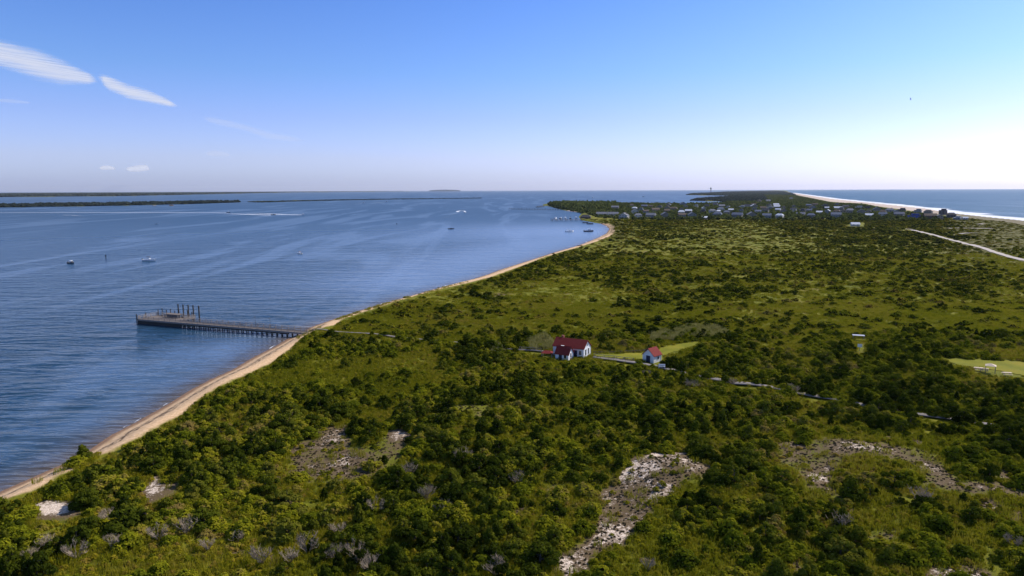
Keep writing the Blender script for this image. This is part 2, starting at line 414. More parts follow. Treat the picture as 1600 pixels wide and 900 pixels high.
# rows follow the horizon, which leans: build them square to it
def rows_to_world(us, vs, z):
    U, V = np.meshgrid(us, vs)
    V = V - .0032 * (U - 800)
    V = np.maximum(V, 297.24 - .0032 * (U - 800) + .55)
    return unproj(U, V, z)
vg = np.concatenate([[297.85, 298.1, 298.4, 298.8, 299.2, 299.6], vs[1:] - 1.0])
G = rows_to_world(us, vg, 0.0)
nr, nc = G.shape[:2]
gx, gy = G[..., 0], G[..., 1]
gz, gs = height(gx, gy)
idx = np.arange(nr * nc).reshape(nr, nc)
quads = np.stack([idx[1:, :-1], idx[1:, 1:], idx[:-1, 1:], idx[:-1, :-1]], -1).reshape(-1, 4)
gu, gv, gd = proj(np.stack([gx, gy, np.full_like(gx, 2.3)], -1))
fx, fy = gu.ravel(), gv.ravel()
sand = np.zeros(fx.shape)
for poly, st in SAND:
    ins = in_poly(fx, fy, poly)
    d = seg_dist(fx, fy, poly, True)
    soft = np.clip(.5 + np.where(ins, d, -d) / 22.0, 0, 1)
    sand = np.maximum(sand, soft * st)
x, y = gx.ravel(), gy.ravel(); s = gs.ravel()
near_bay = seg_dist(x, y, W_BAYLINE)
dveg = seg_dist(x, y, W_VEG)
vegpoly = np.vstack([W_VEG, W([(929,346),(1300,330),(2800,520),(2800,1500),(-900,1500)], 1.4)])
dveg = np.where(in_poly(x, y, vegpoly), dveg, -dveg)
dveg = np.where(near_bay < 60, dveg, 9.0)
beach_t = np.clip(np.maximum(s, 0) / np.maximum(np.maximum(s, 0) + np.maximum(-dveg, 0), .1), 0, 1)
dO = seg_dist(x, y, W_OCEAN); dVO = seg_dist(x, y, W_VEGO)
seaward = in_poly(x, y, np.vstack([W_VEGO, W([(2800,505)], 0), W_OCEAN[::-1]]))
ocean = np.where(seaward | ((dO < 60) & (s < 0)), np.clip(.5 + dVO / 40, 0, 1), np.clip(.5 - dVO / 30, 0, 1))
headl = seg_dist(x, y, W([(912,332),(898,331),(884,329)]))
ocean = np.maximum(ocean, np.clip(1.1 - headl / 14, 0, 1))
dry = np.clip((fx - 1440) / 60, 0, 1) * np.clip((430 - fy) / 30, 0, 1) * (fy > 330)
dry = np.maximum(dry, np.clip((fx - 950) / 8, 0, 1) * np.clip((985 - fx) / 12, 0, 1) * (fy > 345) * (fy < 372) * .6)
ground = link_mesh('ground', np_mesh('ground', np.stack([x, y, gz.ravel()], -1), quads,
        dict(sand=sand, dsh=np.clip(s, -50, 200), dveg=dveg, beach_t=beach_t, ocean=ocean, dry=dry), True), MAT['ground'])
tag(ground, kind='structure')

shallow = np.clip(1 + s / 17.0, 0, 1) ** 2.4 * np.clip(1 - near_bay / 40.0, 0, 1) * .95
foam = np.where((s < 0), np.clip(1.15 - dO / 75.0, 0, 1), 0) * (x > 0) + np.where(s >= 0, (dO < 20) * .8, 0)
edge = np.where((near_bay < 40), np.clip(1 - np.abs(s + .35) / .45, 0, 1), 0)
c0 = P(915, 362, 0); c1 = P(760, 400, 0); c2 = P(640, 440, 0)
calm = np.exp(-((x - c0.x) ** 2 + (y - c0.y) ** 2) / 170.0 ** 2)
dl = seg_dist(x, y, np.array([[c0.x, c0.y], [c1.x, c1.y], [c2.x, c2.y]]))
calm = np.maximum(calm, .75 * np.exp(-(dl / 55.0) ** 2))
cc = P(360, 545, 0); calm = np.maximum(calm, .6 * np.exp(-((x - cc.x) ** 2 + (y - cc.y) ** 2) / 16.0 ** 2))
open_water = np.clip((np.hypot(x, y) - 260) / 1100, 0, 1) ** .7
oceanic = np.clip((fx - 1180) / 60, 0, 1) * (fy < 420)
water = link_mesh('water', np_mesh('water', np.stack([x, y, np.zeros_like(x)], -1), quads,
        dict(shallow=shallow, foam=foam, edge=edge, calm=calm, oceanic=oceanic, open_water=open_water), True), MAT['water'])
tag(water, kind='structure')

def strip(name, line, width, z_off, mat, z=2.3, kind='structure', step_m=2.0, uvz=None, parent=None):
    """a ribbon that follows the ground along a line digitised in the frame"""
    a = np.asarray(line, float); w = unproj(a[:, 0], a[:, 1], z)[:, :2]
    pts = []
    for i in range(len(w) - 1):
        n = max(1, int(np.hypot(*(w[i+1] - w[i])) / step_m))
        for k in range(n): pts.append(w[i] + (w[i+1] - w[i]) * k / n)
    pts.append(w[-1]); pts = np.array(pts)
    t = np.gradient(pts, axis=0); t /= np.maximum(np.hypot(t[:, 0], t[:, 1]), 1e-6)[:, None]
    nrm = np.stack([-t[:, 1], t[:, 0]], -1)
    wv = np.asarray(width if not callable(width) else width(len(pts)))
    cols = []
    for k in (-.5, -.17, .17, .5):
        q = pts + nrm * (wv * k)[..., None] if wv.ndim else pts + nrm * wv * k
        cols.append(np.column_stack([q, ground_z(q[:, 0], q[:, 1]) + z_off]))
    V = np.stack(cols, 1); n = len(pts); ii = np.arange(n * 4).reshape(n, 4)
    qd = np.stack([ii[:-1, :-1], ii[:-1, 1:], ii[1:, 1:], ii[1:, :-1]], -1).reshape(-1, 4)
    return link_mesh(name, np_mesh(name, V.reshape(-1, 3), qd, None, True), mat, parent), pts

def sandy_road_material():
    t = NT('sandy_road'); p = t.pos(); n = t.noise(p, .5, 4)
    return t.out(t.principled(t.mix(n, (.42, .36, .30), (.58, .51, .44)), .95, n, .4, .2, .1))
MAT['road'] = sandy_road_material()
o, _ = strip('sand_road', ROAD, 4.6, .35, MAT['road'], step_m=6); tag(o, kind='structure')
for ln, wd in STRIPS:
    o, _ = strip('sand_path', ln, wd, .5, MAT['road'], step_m=6); tag(o, kind='structure')

def lawn_material():
    t = NT('mown_lawn'); p = t.pos(); n = t.noise(p, .16, 4); f = t.noise(p, 3.0, 4, .7)
    c = t.ramp(n, [(.3, (.15, .165, .010)), (.5, (.24, .23, .012)), (.7, (.30, .245, .018))])
    return t.out(t.principled(t.mix(t.math('MULTIPLY', f, .6), c, (.10, .10, .012)), .9, f, .5, .1, .1))
MAT['lawn'] = lawn_material()
BEACH = [(0,768),(91,728),(112,717),(118,725),(150,716),(150,698)] + MAIN[5:31] + [q for q in VEG[::-1] if 156 <= q[0] < 946] + [(150,717),(120,726),(100,740),(62,757),(37,772),(0,783)]
CLEAR.append(BEACH)
CLEAR += [[(58,784),(94,778),(130,788),(122,803),(97,813),(58,813)], [(238,737),(250,745),(247,760),(276,762),(270,772),(230,786),(218,776)], [(610,675),(627,671),(640,684),(620,695),(604,692)]]
LOWCLEAR = list(CLEAR)
def patch(name, poly, z_off, mat):
    w = W(poly, 2.4); lo = w.min(0); hi = w.max(0); st = .8
    X, Y = np.meshgrid(np.arange(lo[0], hi[0], st), np.arange(lo[1], hi[1], st))
    ins = in_poly(X, Y, w)
    Z = ground_z(X.ravel(), Y.ravel()).reshape(X.shape) + z_off
    ids = np.arange(X.size).reshape(X.shape)
    ok = ins[:-1, :-1] & ins[1:, :-1] & ins[:-1, 1:] & ins[1:, 1:]
    q = np.stack([ids[:-1, :-1], ids[:-1, 1:], ids[1:, 1:], ids[1:, :-1]], -1)[ok]
    used = np.unique(q); rm = np.full(X.size, -1); rm[used] = np.arange(len(used))
    V = np.stack([X.ravel(), Y.ravel(), Z.ravel()], -1)[used]
    return tag(link_mesh(name, np_mesh(name, V, rm[q], None, True), mat), kind='structure')
patch('lawn', LAWN1, .12, MAT['lawn']); patch('lawn', LAWN2, .12, MAT['lawn'])

# ------------------------------------------------------------------ plant meshes
def sphere_pts(n, r):
    v = r.normal(size=(n, 3)); return v / np.linalg.norm(v, axis=1)[:, None]

def leaf_mesh(name, lobes, n, size, seed, core=True, aspect=.6, up_bias=.25, coresc=.72):
    """lobes: (x,y,z,rx,ry,rz); leaves spread on and inside the lobes, plus a core coloured dark for the shade inside the crown"""
    r = np.random.default_rng(seed)
    L = np.asarray(lobes, float)
    wgt = (L[:, 3] * L[:, 4] + L[:, 3] * L[:, 5]); wgt /= wgt.sum()
    k = r.choice(len(L), n, p=wgt)
    d = sphere_pts(n, r)
    d[:, 2] = np.where(d[:, 2] < -.3, -d[:, 2] * .6, d[:, 2])
    rad = .72 + .34 * r.random(n) ** .8
    c = L[k, :3] + d * L[k, 3:6] * rad[:, None]
    c[:, 2] = np.maximum(c[:, 2], .02)
    nrm = d + .55 * sphere_pts(n, r) + np.array([0, 0, up_bias]); nrm /= np.linalg.norm(nrm, axis=1)[:, None]
    a = np.cross(nrm, sphere_pts(n, r)); a /= np.linalg.norm(a, axis=1)[:, None]
    b = np.cross(nrm, a)
    sz = size * (.6 + .8 * r.random(n))
    ax = a * sz[:, None]; by = b * (sz * aspect)[:, None]
    V = np.stack([c - ax, c - by + ax * .1, c + ax, c + by + ax * .1], 1).reshape(-1, 3)
    Fq = np.arange(4 * n).reshape(n, 4)
    lobtone = r.random(len(L)) * .5
    tone = np.clip(.15 + lobtone[k] + .5 * r.random(n) * rad, 0, 1)
    tone = np.repeat(tone, 4)
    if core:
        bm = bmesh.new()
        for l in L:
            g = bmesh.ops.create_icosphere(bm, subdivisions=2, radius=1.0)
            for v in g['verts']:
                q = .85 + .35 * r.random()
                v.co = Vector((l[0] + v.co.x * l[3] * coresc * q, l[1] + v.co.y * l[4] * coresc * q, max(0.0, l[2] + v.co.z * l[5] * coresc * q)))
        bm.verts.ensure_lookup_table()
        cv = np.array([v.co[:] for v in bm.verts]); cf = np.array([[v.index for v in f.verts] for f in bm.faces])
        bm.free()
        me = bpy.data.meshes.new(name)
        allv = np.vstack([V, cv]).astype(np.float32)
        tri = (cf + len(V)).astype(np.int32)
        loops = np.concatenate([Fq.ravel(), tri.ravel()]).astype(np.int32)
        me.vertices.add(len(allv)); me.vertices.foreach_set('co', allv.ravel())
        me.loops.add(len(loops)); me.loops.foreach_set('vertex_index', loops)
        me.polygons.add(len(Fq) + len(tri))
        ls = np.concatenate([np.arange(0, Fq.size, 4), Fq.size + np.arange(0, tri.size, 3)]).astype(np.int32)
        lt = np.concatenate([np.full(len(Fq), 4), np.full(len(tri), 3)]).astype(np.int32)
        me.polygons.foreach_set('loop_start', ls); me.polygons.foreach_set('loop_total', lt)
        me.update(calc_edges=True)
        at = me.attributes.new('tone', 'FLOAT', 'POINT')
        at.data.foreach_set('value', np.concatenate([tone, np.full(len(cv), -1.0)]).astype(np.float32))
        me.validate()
        return me
    return np_mesh(name, V, Fq, {'tone': tone})

def dome_lobes(seed, n=9, spread=.62, hi=.55):
    """unit plant: radius about 1, height about 1"""
    r = np.random.default_rng(seed); out = [(0, 0, .38, .62, .62, .46)]
    for i in range(n):
        a = 2 * math.pi * (i + r.random() * .8) / n; q = spread * (.55 + .6 * r.random())
        s = .26 + .2 * r.random()
        out.append((q * math.cos(a), q * math.sin(a), .18 + hi * r.random() * (1.15 - q), s, s, s * (.75 + .35 * r.random())))
    for i in range(3):
        a = r.random() * 6.28; q = .3 * r.random(); s = .26 + .12 * r.random()
        out.append((q * math.cos(a), q * math.sin(a), .72 + .14 * r.random(), s, s, s * .8))
    return out

def pine_lobes(seed, n=13):
    """windswept pitch pine: uneven flattened needle clumps carried on limbs"""
    r = np.random.default_rng(seed); out = []; limbs = []
    lean = (r.random(2) - .5) * .5
    for i in range(n):
        f = i / (n - 1); h = .16 + .78 * f
        a = i * 2.4 + r.random() * 1.2; q = (.88 - .66 * f ** 1.4) * (.35 + .85 * r.random())
        s = (.33 - .13 * f) * (.6 + .8 * r.random()); h += (r.random() - .5) * .14
        x, y = q * math.cos(a) + lean[0] * f, q * math.sin(a) + lean[1] * f
        out.append((x, y, h, s, s, s * .55)); limbs.append((x, y, h))
    return out, limbs, lean

def pine_trunk(name, limbs, lean):
    mb = MB(); pr = Vector((0, 0, -.05)); top = Vector((lean[0], lean[1], .95))
    for i in range(4):
        f = (i + 1) / 4; q = Vector((lean[0] * f * f, lean[1] * f * f, .95 * f))
        mb.tube(pr, q, .06 * (1.1 - f + .25), .06 * (1.1 - f), 6); pr = q
    for (x, y, h) in limbs:
        f = max(0.05, (h - .12) / .95); b = Vector((lean[0] * f * f, lean[1] * f * f, .95 * f))
        mb.tube(b, (x, y, h), .022, .008, 5)
    me_o = mb.build(name, MAT['bark']); me = me_o.data
    bpy.data.objects.remove(me_o); return me

PINES = []
for i in range(6):
    lo, li, le = pine_lobes(100 + i, 13 + i % 3)
    PINES.append((leaf_mesh('crown', lo, 1500, .095, 200 + i, True, .5, .45, .5), pine_trunk('trunk', li, le)))
def cedar_lobes(seed):
    r = np.random.default_rng(seed); out = []; limbs = []
    for i in range(14):
        f = i / 13; a = i * 2.4 + r.random(); q = (.42 - .36 * f) * (.5 + .7 * r.random()); s = (.34 - .2 * f) * (.8 + .4 * r.random())
        out.append((q * math.cos(a), q * math.sin(a), .12 + .8 * f, s, s, s * .7)); limbs.append((q * math.cos(a), q * math.sin(a), .12 + .8 * f))
    return out, limbs, np.zeros(2)
for i in range(3):
    lo, li, le = cedar_lobes(160 + i)
    PINES.append((leaf_mesh('crown', lo, 1300, .08, 260 + i, True, .5, .35, .62), pine_trunk('trunk', li, le)))
for i in range(3):
    lo, li, le = pine_lobes(180 + i, 9)
    lo = [(x * 1.25, y * 1.25, .18 + (z - .1) * .75, a * 1.2, b * 1.2, c) for x, y, z, a, b, c in lo]; li = [l[:3] for l in lo]
    PINES.append((leaf_mesh('crown', lo, 1500, .085, 280 + i, True, .5, .35, .6), pine_trunk('trunk', li, le)))
SHRUBS = [leaf_mesh('shrub', dome_lobes(300 + i, 8 + i % 4, .72), 1100, .098, 320 + i, True, .65, .4, .58) for i in range(6)]
MID_P = [leaf_mesh('pine_mid', pine_lobes(140 + i, 11)[0], 380, .15, 240 + i, True, .6, .35, .72) for i in range(5)]
MID_S = [leaf_mesh('shrub_mid', dome_lobes(360 + i), 300, .15, 380 + i, True, .7, .3, .78) for i in range(5)]
FAR_T = [leaf_mesh('tree_far', dome_lobes(400 + i, 7, .6, .6), 130, .22, 420 + i, True, .8, .3, .85) for i in range(5)]
LOW = [leaf_mesh('scrub_low', dome_lobes(440 + i, 5, .7, .3), 150, .17, 460 + i, False, .6, .5) for i in range(5)]
HEATH = [leaf_mesh('heather', dome_lobes(480 + i, 5, .6, .3), 90, .2, 490 + i, True, .5, .4, .8) for i in range(4)]
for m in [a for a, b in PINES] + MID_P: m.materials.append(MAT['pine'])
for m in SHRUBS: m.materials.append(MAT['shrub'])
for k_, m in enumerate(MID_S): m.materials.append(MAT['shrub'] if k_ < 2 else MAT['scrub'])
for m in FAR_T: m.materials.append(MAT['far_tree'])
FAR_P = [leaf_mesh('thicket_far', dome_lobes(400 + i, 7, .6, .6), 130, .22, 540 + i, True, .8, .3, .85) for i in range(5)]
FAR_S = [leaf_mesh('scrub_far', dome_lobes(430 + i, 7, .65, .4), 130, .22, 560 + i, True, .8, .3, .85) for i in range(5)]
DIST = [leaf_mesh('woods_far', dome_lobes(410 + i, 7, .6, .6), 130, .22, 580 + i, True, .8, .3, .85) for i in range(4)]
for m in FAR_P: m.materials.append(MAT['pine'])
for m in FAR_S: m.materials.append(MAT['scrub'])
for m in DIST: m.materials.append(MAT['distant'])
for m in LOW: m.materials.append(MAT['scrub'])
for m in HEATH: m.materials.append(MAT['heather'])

def grass_clump(seed, n=46, reed=False):
    r = np.random.default_rng(seed)
    b = (r.random((n, 2)) - .5) * 1.7; hgt = (.55 + .45 * r.random(n)); bend = (r.random((n, 2)) - .5) * .7
    a = r.random(n) * 6.28; w = .035 if not reed else .05
    dx = np.stack([np.cos(a), np.sin(a)], -1) * w
    V = np.zeros((n, 4, 3))
    V[:, 0, :2] = b - dx; V[:, 1, :2] = b + dx
    V[:, 2, :2] = b + bend * .6 + dx * .7; V[:, 2, 2] = hgt
    V[:, 3, :2] = b + bend * .6 - dx * .7; V[:, 3, 2] = hgt
    return np_mesh('grass_clump', V.reshape(-1, 3), np.arange(4 * n).reshape(n, 4), {'tone': np.repeat(r.random(n), 4)})
GRASS = [grass_clump(500 + i) for i in range(4)]
REED = [grass_clump(520 + i, 40, True) for i in range(3)]
for m in GRASS: m.materials.append(MAT['grass'])
for m in REED: m.materials.append(MAT['reed'])

def scatter(name, pos, scl, rot, idx, meshes, label, cat, group=None, top=None):
    """ONE stuff object: plants nobody could count, spread over the ground"""
    n = len(pos)
    me = bpy.data.meshes.new(name)
    me.vertices.add(n); me.vertices.foreach_set('co', np.asarray(pos, np.float32).ravel())
    for nm, typ, arr, key in (('scl', 'FLOAT_VECTOR', scl, 'vector'), ('rot', 'FLOAT_VECTOR', rot, 'vector'), ('idx', 'INT', idx, 'value')):
        at = me.attributes.new(nm, typ, 'POINT')
        at.data.foreach_set(key, np.asarray(arr, np.int32 if typ == 'INT' else np.float32).ravel())
    me.update()
    o = bpy.data.objects.new(name, me); C.objects.link(o)
    ng = bpy.data.node_groups.new(name, 'GeometryNodeTree')
    ng.interface.new_socket('Geometry', in_out='INPUT', socket_type='NodeSocketGeometry')
    ng.interface.new_socket('Geometry', in_out='OUTPUT', socket_type='NodeSocketGeometry')
    N = ng.nodes; Lk = ng.links
    gi = N.new('NodeGroupInput'); go = N.new('NodeGroupOutput'); iop = N.new('GeometryNodeInstanceOnPoints'); jn = N.new('GeometryNodeJoinGeometry')
    for m in meshes:
        so = bpy.data.objects.get('src_' + m.name) or bpy.data.objects.new('src_' + m.name, m)
        oi = N.new('GeometryNodeObjectInfo'); oi.inputs[0].default_value = so; oi.inputs['As Instance'].default_value = True
        Lk.new(oi.outputs['Geometry'], jn.inputs[0])
    def na(nm, typ):
        a = N.new('GeometryNodeInputNamedAttribute'); a.data_type = typ; a.inputs[0].default_value = nm; return a.outputs[0]
    Lk.new(gi.outputs[0], iop.inputs['Points']); Lk.new(jn.outputs[0], iop.inputs['Instance'])
    iop.inputs['Pick Instance'].default_value = True
    Lk.new(na('idx', 'INT'), iop.inputs['Instance Index'])
    e2r = N.new('FunctionNodeEulerToRotation'); Lk.new(na('rot', 'FLOAT_VECTOR'), e2r.inputs[0]); Lk.new(e2r.outputs[0], iop.inputs['Rotation'])
    Lk.new(na('scl', 'FLOAT_VECTOR'), iop.inputs['Scale'])
    Lk.new(iop.outputs[0], go.inputs[0])
    md = o.modifiers.new('scatter', 'NODES'); md.node_group = ng
    return tag(o, label, cat, group, 'stuff')

# ------------------------------------------------------------------ where things grow: cover map of the photograph, 50 x 20 px cells (tall dark cover, tenths)
def row(c0, t):
    a = [0] * 32
    for i, ch in enumerate(t): a[c0 + i] = int(ch)
    return a
COVER = [row(19,'6874488999610'), row(19,'5553237889931'), row(17,'222321114777510'), row(16,'8887543255846773'), row(15,'88776868899967776'),
 row(14,'753016678911347887'), row(12,'44232004566321233422'), row(11,'666455244555444443365'), row(10,'1354566656664366433365'),
 row(9,'26663674323327834458833'), row(8,'365652576301258866678410'), row(8,'101133567788774576667512'), row(7,'1222344567456663356677777'),
 row(6,'23553456667544453366568778'), row(6,'45775466667776455334666688'), row(5,'677765546456775455444677699'), row(4,'6887645546656775566543565889'),
 row(3,'68887623525656666656631113689'), row(2,'788877621224567667215610121469'), row(2,'786687632345666671006731322158'),
 row(1,'7884787644566776630036651353135'), row(0,'56784588666666666620155566434333'), row(0,'62587777778666676620245577624566'),
 row(0,'74787767678766787612345578625333'), row(0,'77865656534567776413444567625522'), row(0,'77534444233357777213335566734332'),
 row(0,'65323333234465678133335567735134'), row(0,'54222222334455678013334467734114')]
COVER = np.array(COVER, float)
def cover_at(u, v):
    gu = np.clip((u - 25) / 50, 0, 30.999); gv = np.clip((v - 350) / 20, 0, len(COVER) - 1.001)
    i = gv.astype(int); j = gu.astype(int); a = gv - i; b = gu - j
    return ((COVER[i, j] * (1 - b) + COVER[i, j + 1] * b) * (1 - a) + (COVER[i + 1, j] * (1 - b) + COVER[i + 1, j + 1] * b) * a) / 9.0

WALKS_W = [W(WALK_A, 2.3), W(WALK_B, 2.3)]
ROAD_W = [W(ROAD, 2.3)] + [W(l, 2.3) for l, _ in STRIPS]

def candidates(spacing, d0, d1, umin=-160, umax=1760):
    """jittered lattice over the island between two depths"""
    xs = np.arange(-d1 * .95, d1 * .95, spacing); ys = np.arange(d0, d1, spacing)
    X, Y = np.meshgrid(xs, ys)
    X = X + (rng.random(X.shape) - .5) * spacing * .95; Y = Y + (rng.random(Y.shape) - .5) * spacing * .95
    x, y = X.ravel(), Y.ravel()
    u, v, d = proj(np.stack([x, y, np.full_like(x, 2.3)], -1))
    k = (u > umin) & (u < umax) & (d > d0)
    x, y, u, v = x[k], y[k], u[k], v[k]
    k = in_poly(x, y, W_MAIN); x, y, u, v = x[k], y[k], u[k], v[k]
    return x, y, u, v

def land_ok(x, y, rad, far=False):
    near = seg_dist(x, y, W_BAYLINE)
    ok = np.ones(x.shape, bool)
    k = near < 60
    dv = seg_dist(x[k], y[k], W_VEG); ins = in_poly(x[k], y[k], vegpoly)
    ok[k] = ins & (dv > rad[k] * .35)
    sea = in_poly(x, y, np.vstack([W_VEGO, W([(2800, 505)], 0), W_OCEAN[::-1]]))
    return ok & ~sea & (seg_dist(x, y, W_OCEAN) > 30)

def clear_ok(x, y, h, rad, z0=2.3):
    """nothing tall in front of the lawns, houses, paths and sand that the photograph shows"""
    ok = np.ones(x.shape, bool)
    pts = [(0, .2), (0, .6), (0, 1.0), (-.8, .45), (.8, .45), (-.5, .8), (.5, .8)]
    for ox, fz in pts:
        u, v, _ = proj(np.stack([x + ox * rad, y, z0 + h * fz], -1))
        for poly in CLEAR: ok &= ~in_poly(u, v, poly)
    for w in WALKS_W: ok &= seg_dist(x, y, w) > .3
    for w in ROAD_W: ok &= seg_dist(x, y, w) > 4.5 + rad * .5
    return ok

def sand_at(x, y, h=0.0):
    u, v, _ = proj(np.stack([x, y, 2.3 + h + 0 * x], -1)); m = np.zeros(x.shape)
    for poly, st in SAND: m = np.maximum(m, in_poly(u, v, poly) * st)
    return m

# ------------------------------------------------------------------ growth, near to far
def rot3(n, tilt=.12):
    return np.stack([(rng.random(n) - .5) * tilt, (rng.random(n) - .5) * tilt, rng.random(n) * 6.283], -1)

def grow(spacing, d0, d1, kind):
    x, y, u, v = candidates(spacing, d0, d1)
    n = len(x)
    if kind == 'pine':
        h = 1.1 + 3.0 * rng.random(n) ** 1.6; h = h * .76; r = h * (.48 + .50 * rng.random(n))
    elif kind == 'shrub':
        r = .5 + 1.5 * rng.random(n) ** 1.8; h = r * (.75 + .4 * rng.random(n))
    cs = 13 if d1 < 250 else (22 if d1 < 600 else 34)
    wn = .66 if d1 < 250 else .80
    cl = wn * fbm(x / cs + 40, y / cs, 2) + (1 - wn) * rng.random(n)
    low = 0 if d1 < 250 else (.045 if d1 < 600 else .07)
    if kind == 'pine': h = h * (1 if d1 < 250 else (.66 if d1 < 600 else .55)); r = r * (1 if d1 < 250 else 1.15)
    um, vm, _ = proj(np.stack([x, y, 2.3 + h * .5], -1))
    c = cover_at(um, vm)
    sd = sand_at(x, y, 0)
    if kind == 'pine':
        p = (cl < (.205 - low * 1.1 + .44 * c + (.07 * np.clip((vm - 590) / 60, 0, 1) if d1 < 250 else .16 * (c - .45))) * (c > .04)) | ((rng.random(n) < .012) & (c > .08))
        p &= rng.random(n) < np.where(sd > .6, .05, np.where(sd > .34, .10, np.where(sd > 0, .3, 1.0)))
        for k_ in (0, 2, 7, 8):
            poly = SAND[k_][0]
            for fz in (.35, .8):
                u2, v2, _ = proj(np.stack([x, y, 2.6 + h * fz], -1)); p &= ~(in_poly(u2, v2, poly) & (rng.random(n) < (.9 if k_ == 2 else .6)))
    else:
        mead = np.zeros(n, bool)
        for poly in MEADOW: mead |= in_poly(um, vm, poly)
        c2 = fbm(x / 9 + 7, y / 9 + 90, 2) * .6 + .4 * rng.random(n)
        p = c2 < np.where(mead, .27, (.47 + .08 * c) if d1 < 250 else ((.42 + .13 * c) if d1 < 600 else (.24 + .34 * c)))
        p &= rng.random(n) < np.where(sd > .6, .04, np.where(sd > .34, .09, np.where(sd > 0, .3, 1.0)))
        for k_ in (0, 2, 7, 8):
            u2, v2, _ = proj(np.stack([x, y, 2.5 + h * .6], -1)); p &= ~(in_poly(u2, v2, SAND[k_][0]) & (rng.random(n) < (.85 if k_ == 2 else .5)))
    if kind == 'shrub' and d1 > 250: h = h * (.72 if d1 < 600 else .5)
    x, y, h, r = x[p], y[p], h[p], r[p]
    k = land_ok(x, y, r)
    uu, vv, _ = proj(np.stack([x, y, 2.3 + 0 * x], -1)); k &= ~((uu > 1475) & (vv < 425) & (vv > 330) & (vv > 400 - (1600 - uu) * .6 * 0) & (rng.random(len(x)) < .62))
    x, y, h, r = x[k], y[k], h[k], r[k]
    k = clear_ok(x, y, h, r)
    return x[k], y[k], h[k], r[k]

LAND = [('the white dune', 1030, 775), ('the speckled clearing', 520, 715), ('the lower end of the beach', 170, 695), ('the lower left corner of the photo', 30, 870),
        ('the sand patch near the left edge', 92, 797), ('the forked sand patch', 246, 762), ('the curved sandy rise', 1290, 720), ('the grassy hollow of the curved rise', 1390, 765),
        ('the sand scar in the lower right corner', 1505, 888), ('the sunlit boardwalk stretch', 1270, 620), ('the small red-roofed shed', 1018, 562), ('the red-roofed cottage', 892, 556),
        ('the bright sand spot', 620, 684), ('the bottom middle of the photo', 640, 885), ('the bottom edge under the curved rise', 1240, 880), ('the right edge of the photo', 1585, 690),
        ('the picnic tables', 1545, 582), ('the short boardwalk stub', 1460, 650), ('the bend of the beach below the pier', 400, 582), ('the dead bushes at lower left', 330, 850),
        ('the small bare spot of the middle scrub', 750, 650), ('the thicket left of the dune', 840, 740), ('the tail of the white dune', 880, 880), ('the lawn by the shed', 1050, 548),
        ('the scrub behind the curved rise', 1400, 660), ('the shore thicket', 330, 690), ('the lower middle scrub', 760, 830), ('the scrub right of the dune', 1170, 800)]
LXY = np.array([(a, b) for _, a, b in LAND], float)
used_labels = {}
def place_label(u, v, size, kind):
    d = np.hypot(LXY[:, 0] - u, (LXY[:, 1] - v) * 1.5)
    order = np.argsort(d)
    cand = []
    for j in order[:3]:
        dx, dy = u - LXY[j, 0], (v - LXY[j, 1]) * 1.5
        if d[j] < 22: w = 'at'
        elif abs(dx) > 2.2 * abs(dy): w = 'left of' if dx < 0 else 'right of'
        elif abs(dy) > 2.2 * abs(dx): w = 'straight below' if dy > 0 else 'straight beyond'
        else: w = ('below and ' if dy > 0 else 'beyond and ') + ('left of' if dx < 0 else 'right of')
        far = '' if d[j] < 45 else ('a little way ' if d[j] < 90 else 'well ')
        if w == 'at': far = ''
        cand.append(f'{size} {kind} {far}{w} {LAND[j][0]}')
    for c in cand:
        if len(c.split()) <= 16 and c not in used_labels:
            used_labels[c] = 1; return c
    return None

def size_word(h, r, lo, hi):
    a = 'low' if h < lo else ('tall' if h > hi else 'middling')
    q = r / h
    return a, q

DEAD = []
DEADPX = [(70,854),(169,814),(248,839),(292,829),(372,842),(325,857),(453,876),(481,861),(47,870),(175,854),(589,793),(690,798),(809,754),(528,831),
          (556,864),(522,872),(666,776),(580,895),(775,895),(725,720),(637,742),(1012,886),(1437,782),(1583,850),(1313,819),(1010,584),(1080,603),(1145,596),(1240,612),(410,878),(120,868),(560,876)]

px_, py_, ph_, pr_ = grow(2.3, 62, 205, 'pine')
sx_, sy_, sh_, sr_ = grow(1.55, 62, 205, 'shrub')

def split(x, y, h, r, cap):
    z = ground_z(x, y)
    um, vm, d = proj(np.stack([x, y, z + h * .5], -1))
    inside = (um > 4) & (um < 1596) & (vm < 893)
    score = np.where(inside, r * h / d ** 2, -1)
    order = np.argsort(-score)
    first = order[:cap]; first = first[score[first] > 0]
    rest = np.setdiff1d(np.arange(len(x)), first)
    return first, rest, z, um, vm
PF, PR, pz_, pu, pv = split(px_, py_, ph_, pr_, 290)
SF, SR, sz_, su, sv = split(sx_, sy_, sh_, sr_, 290)
print('pines', len(px_), 'shrubs', len(sx_))

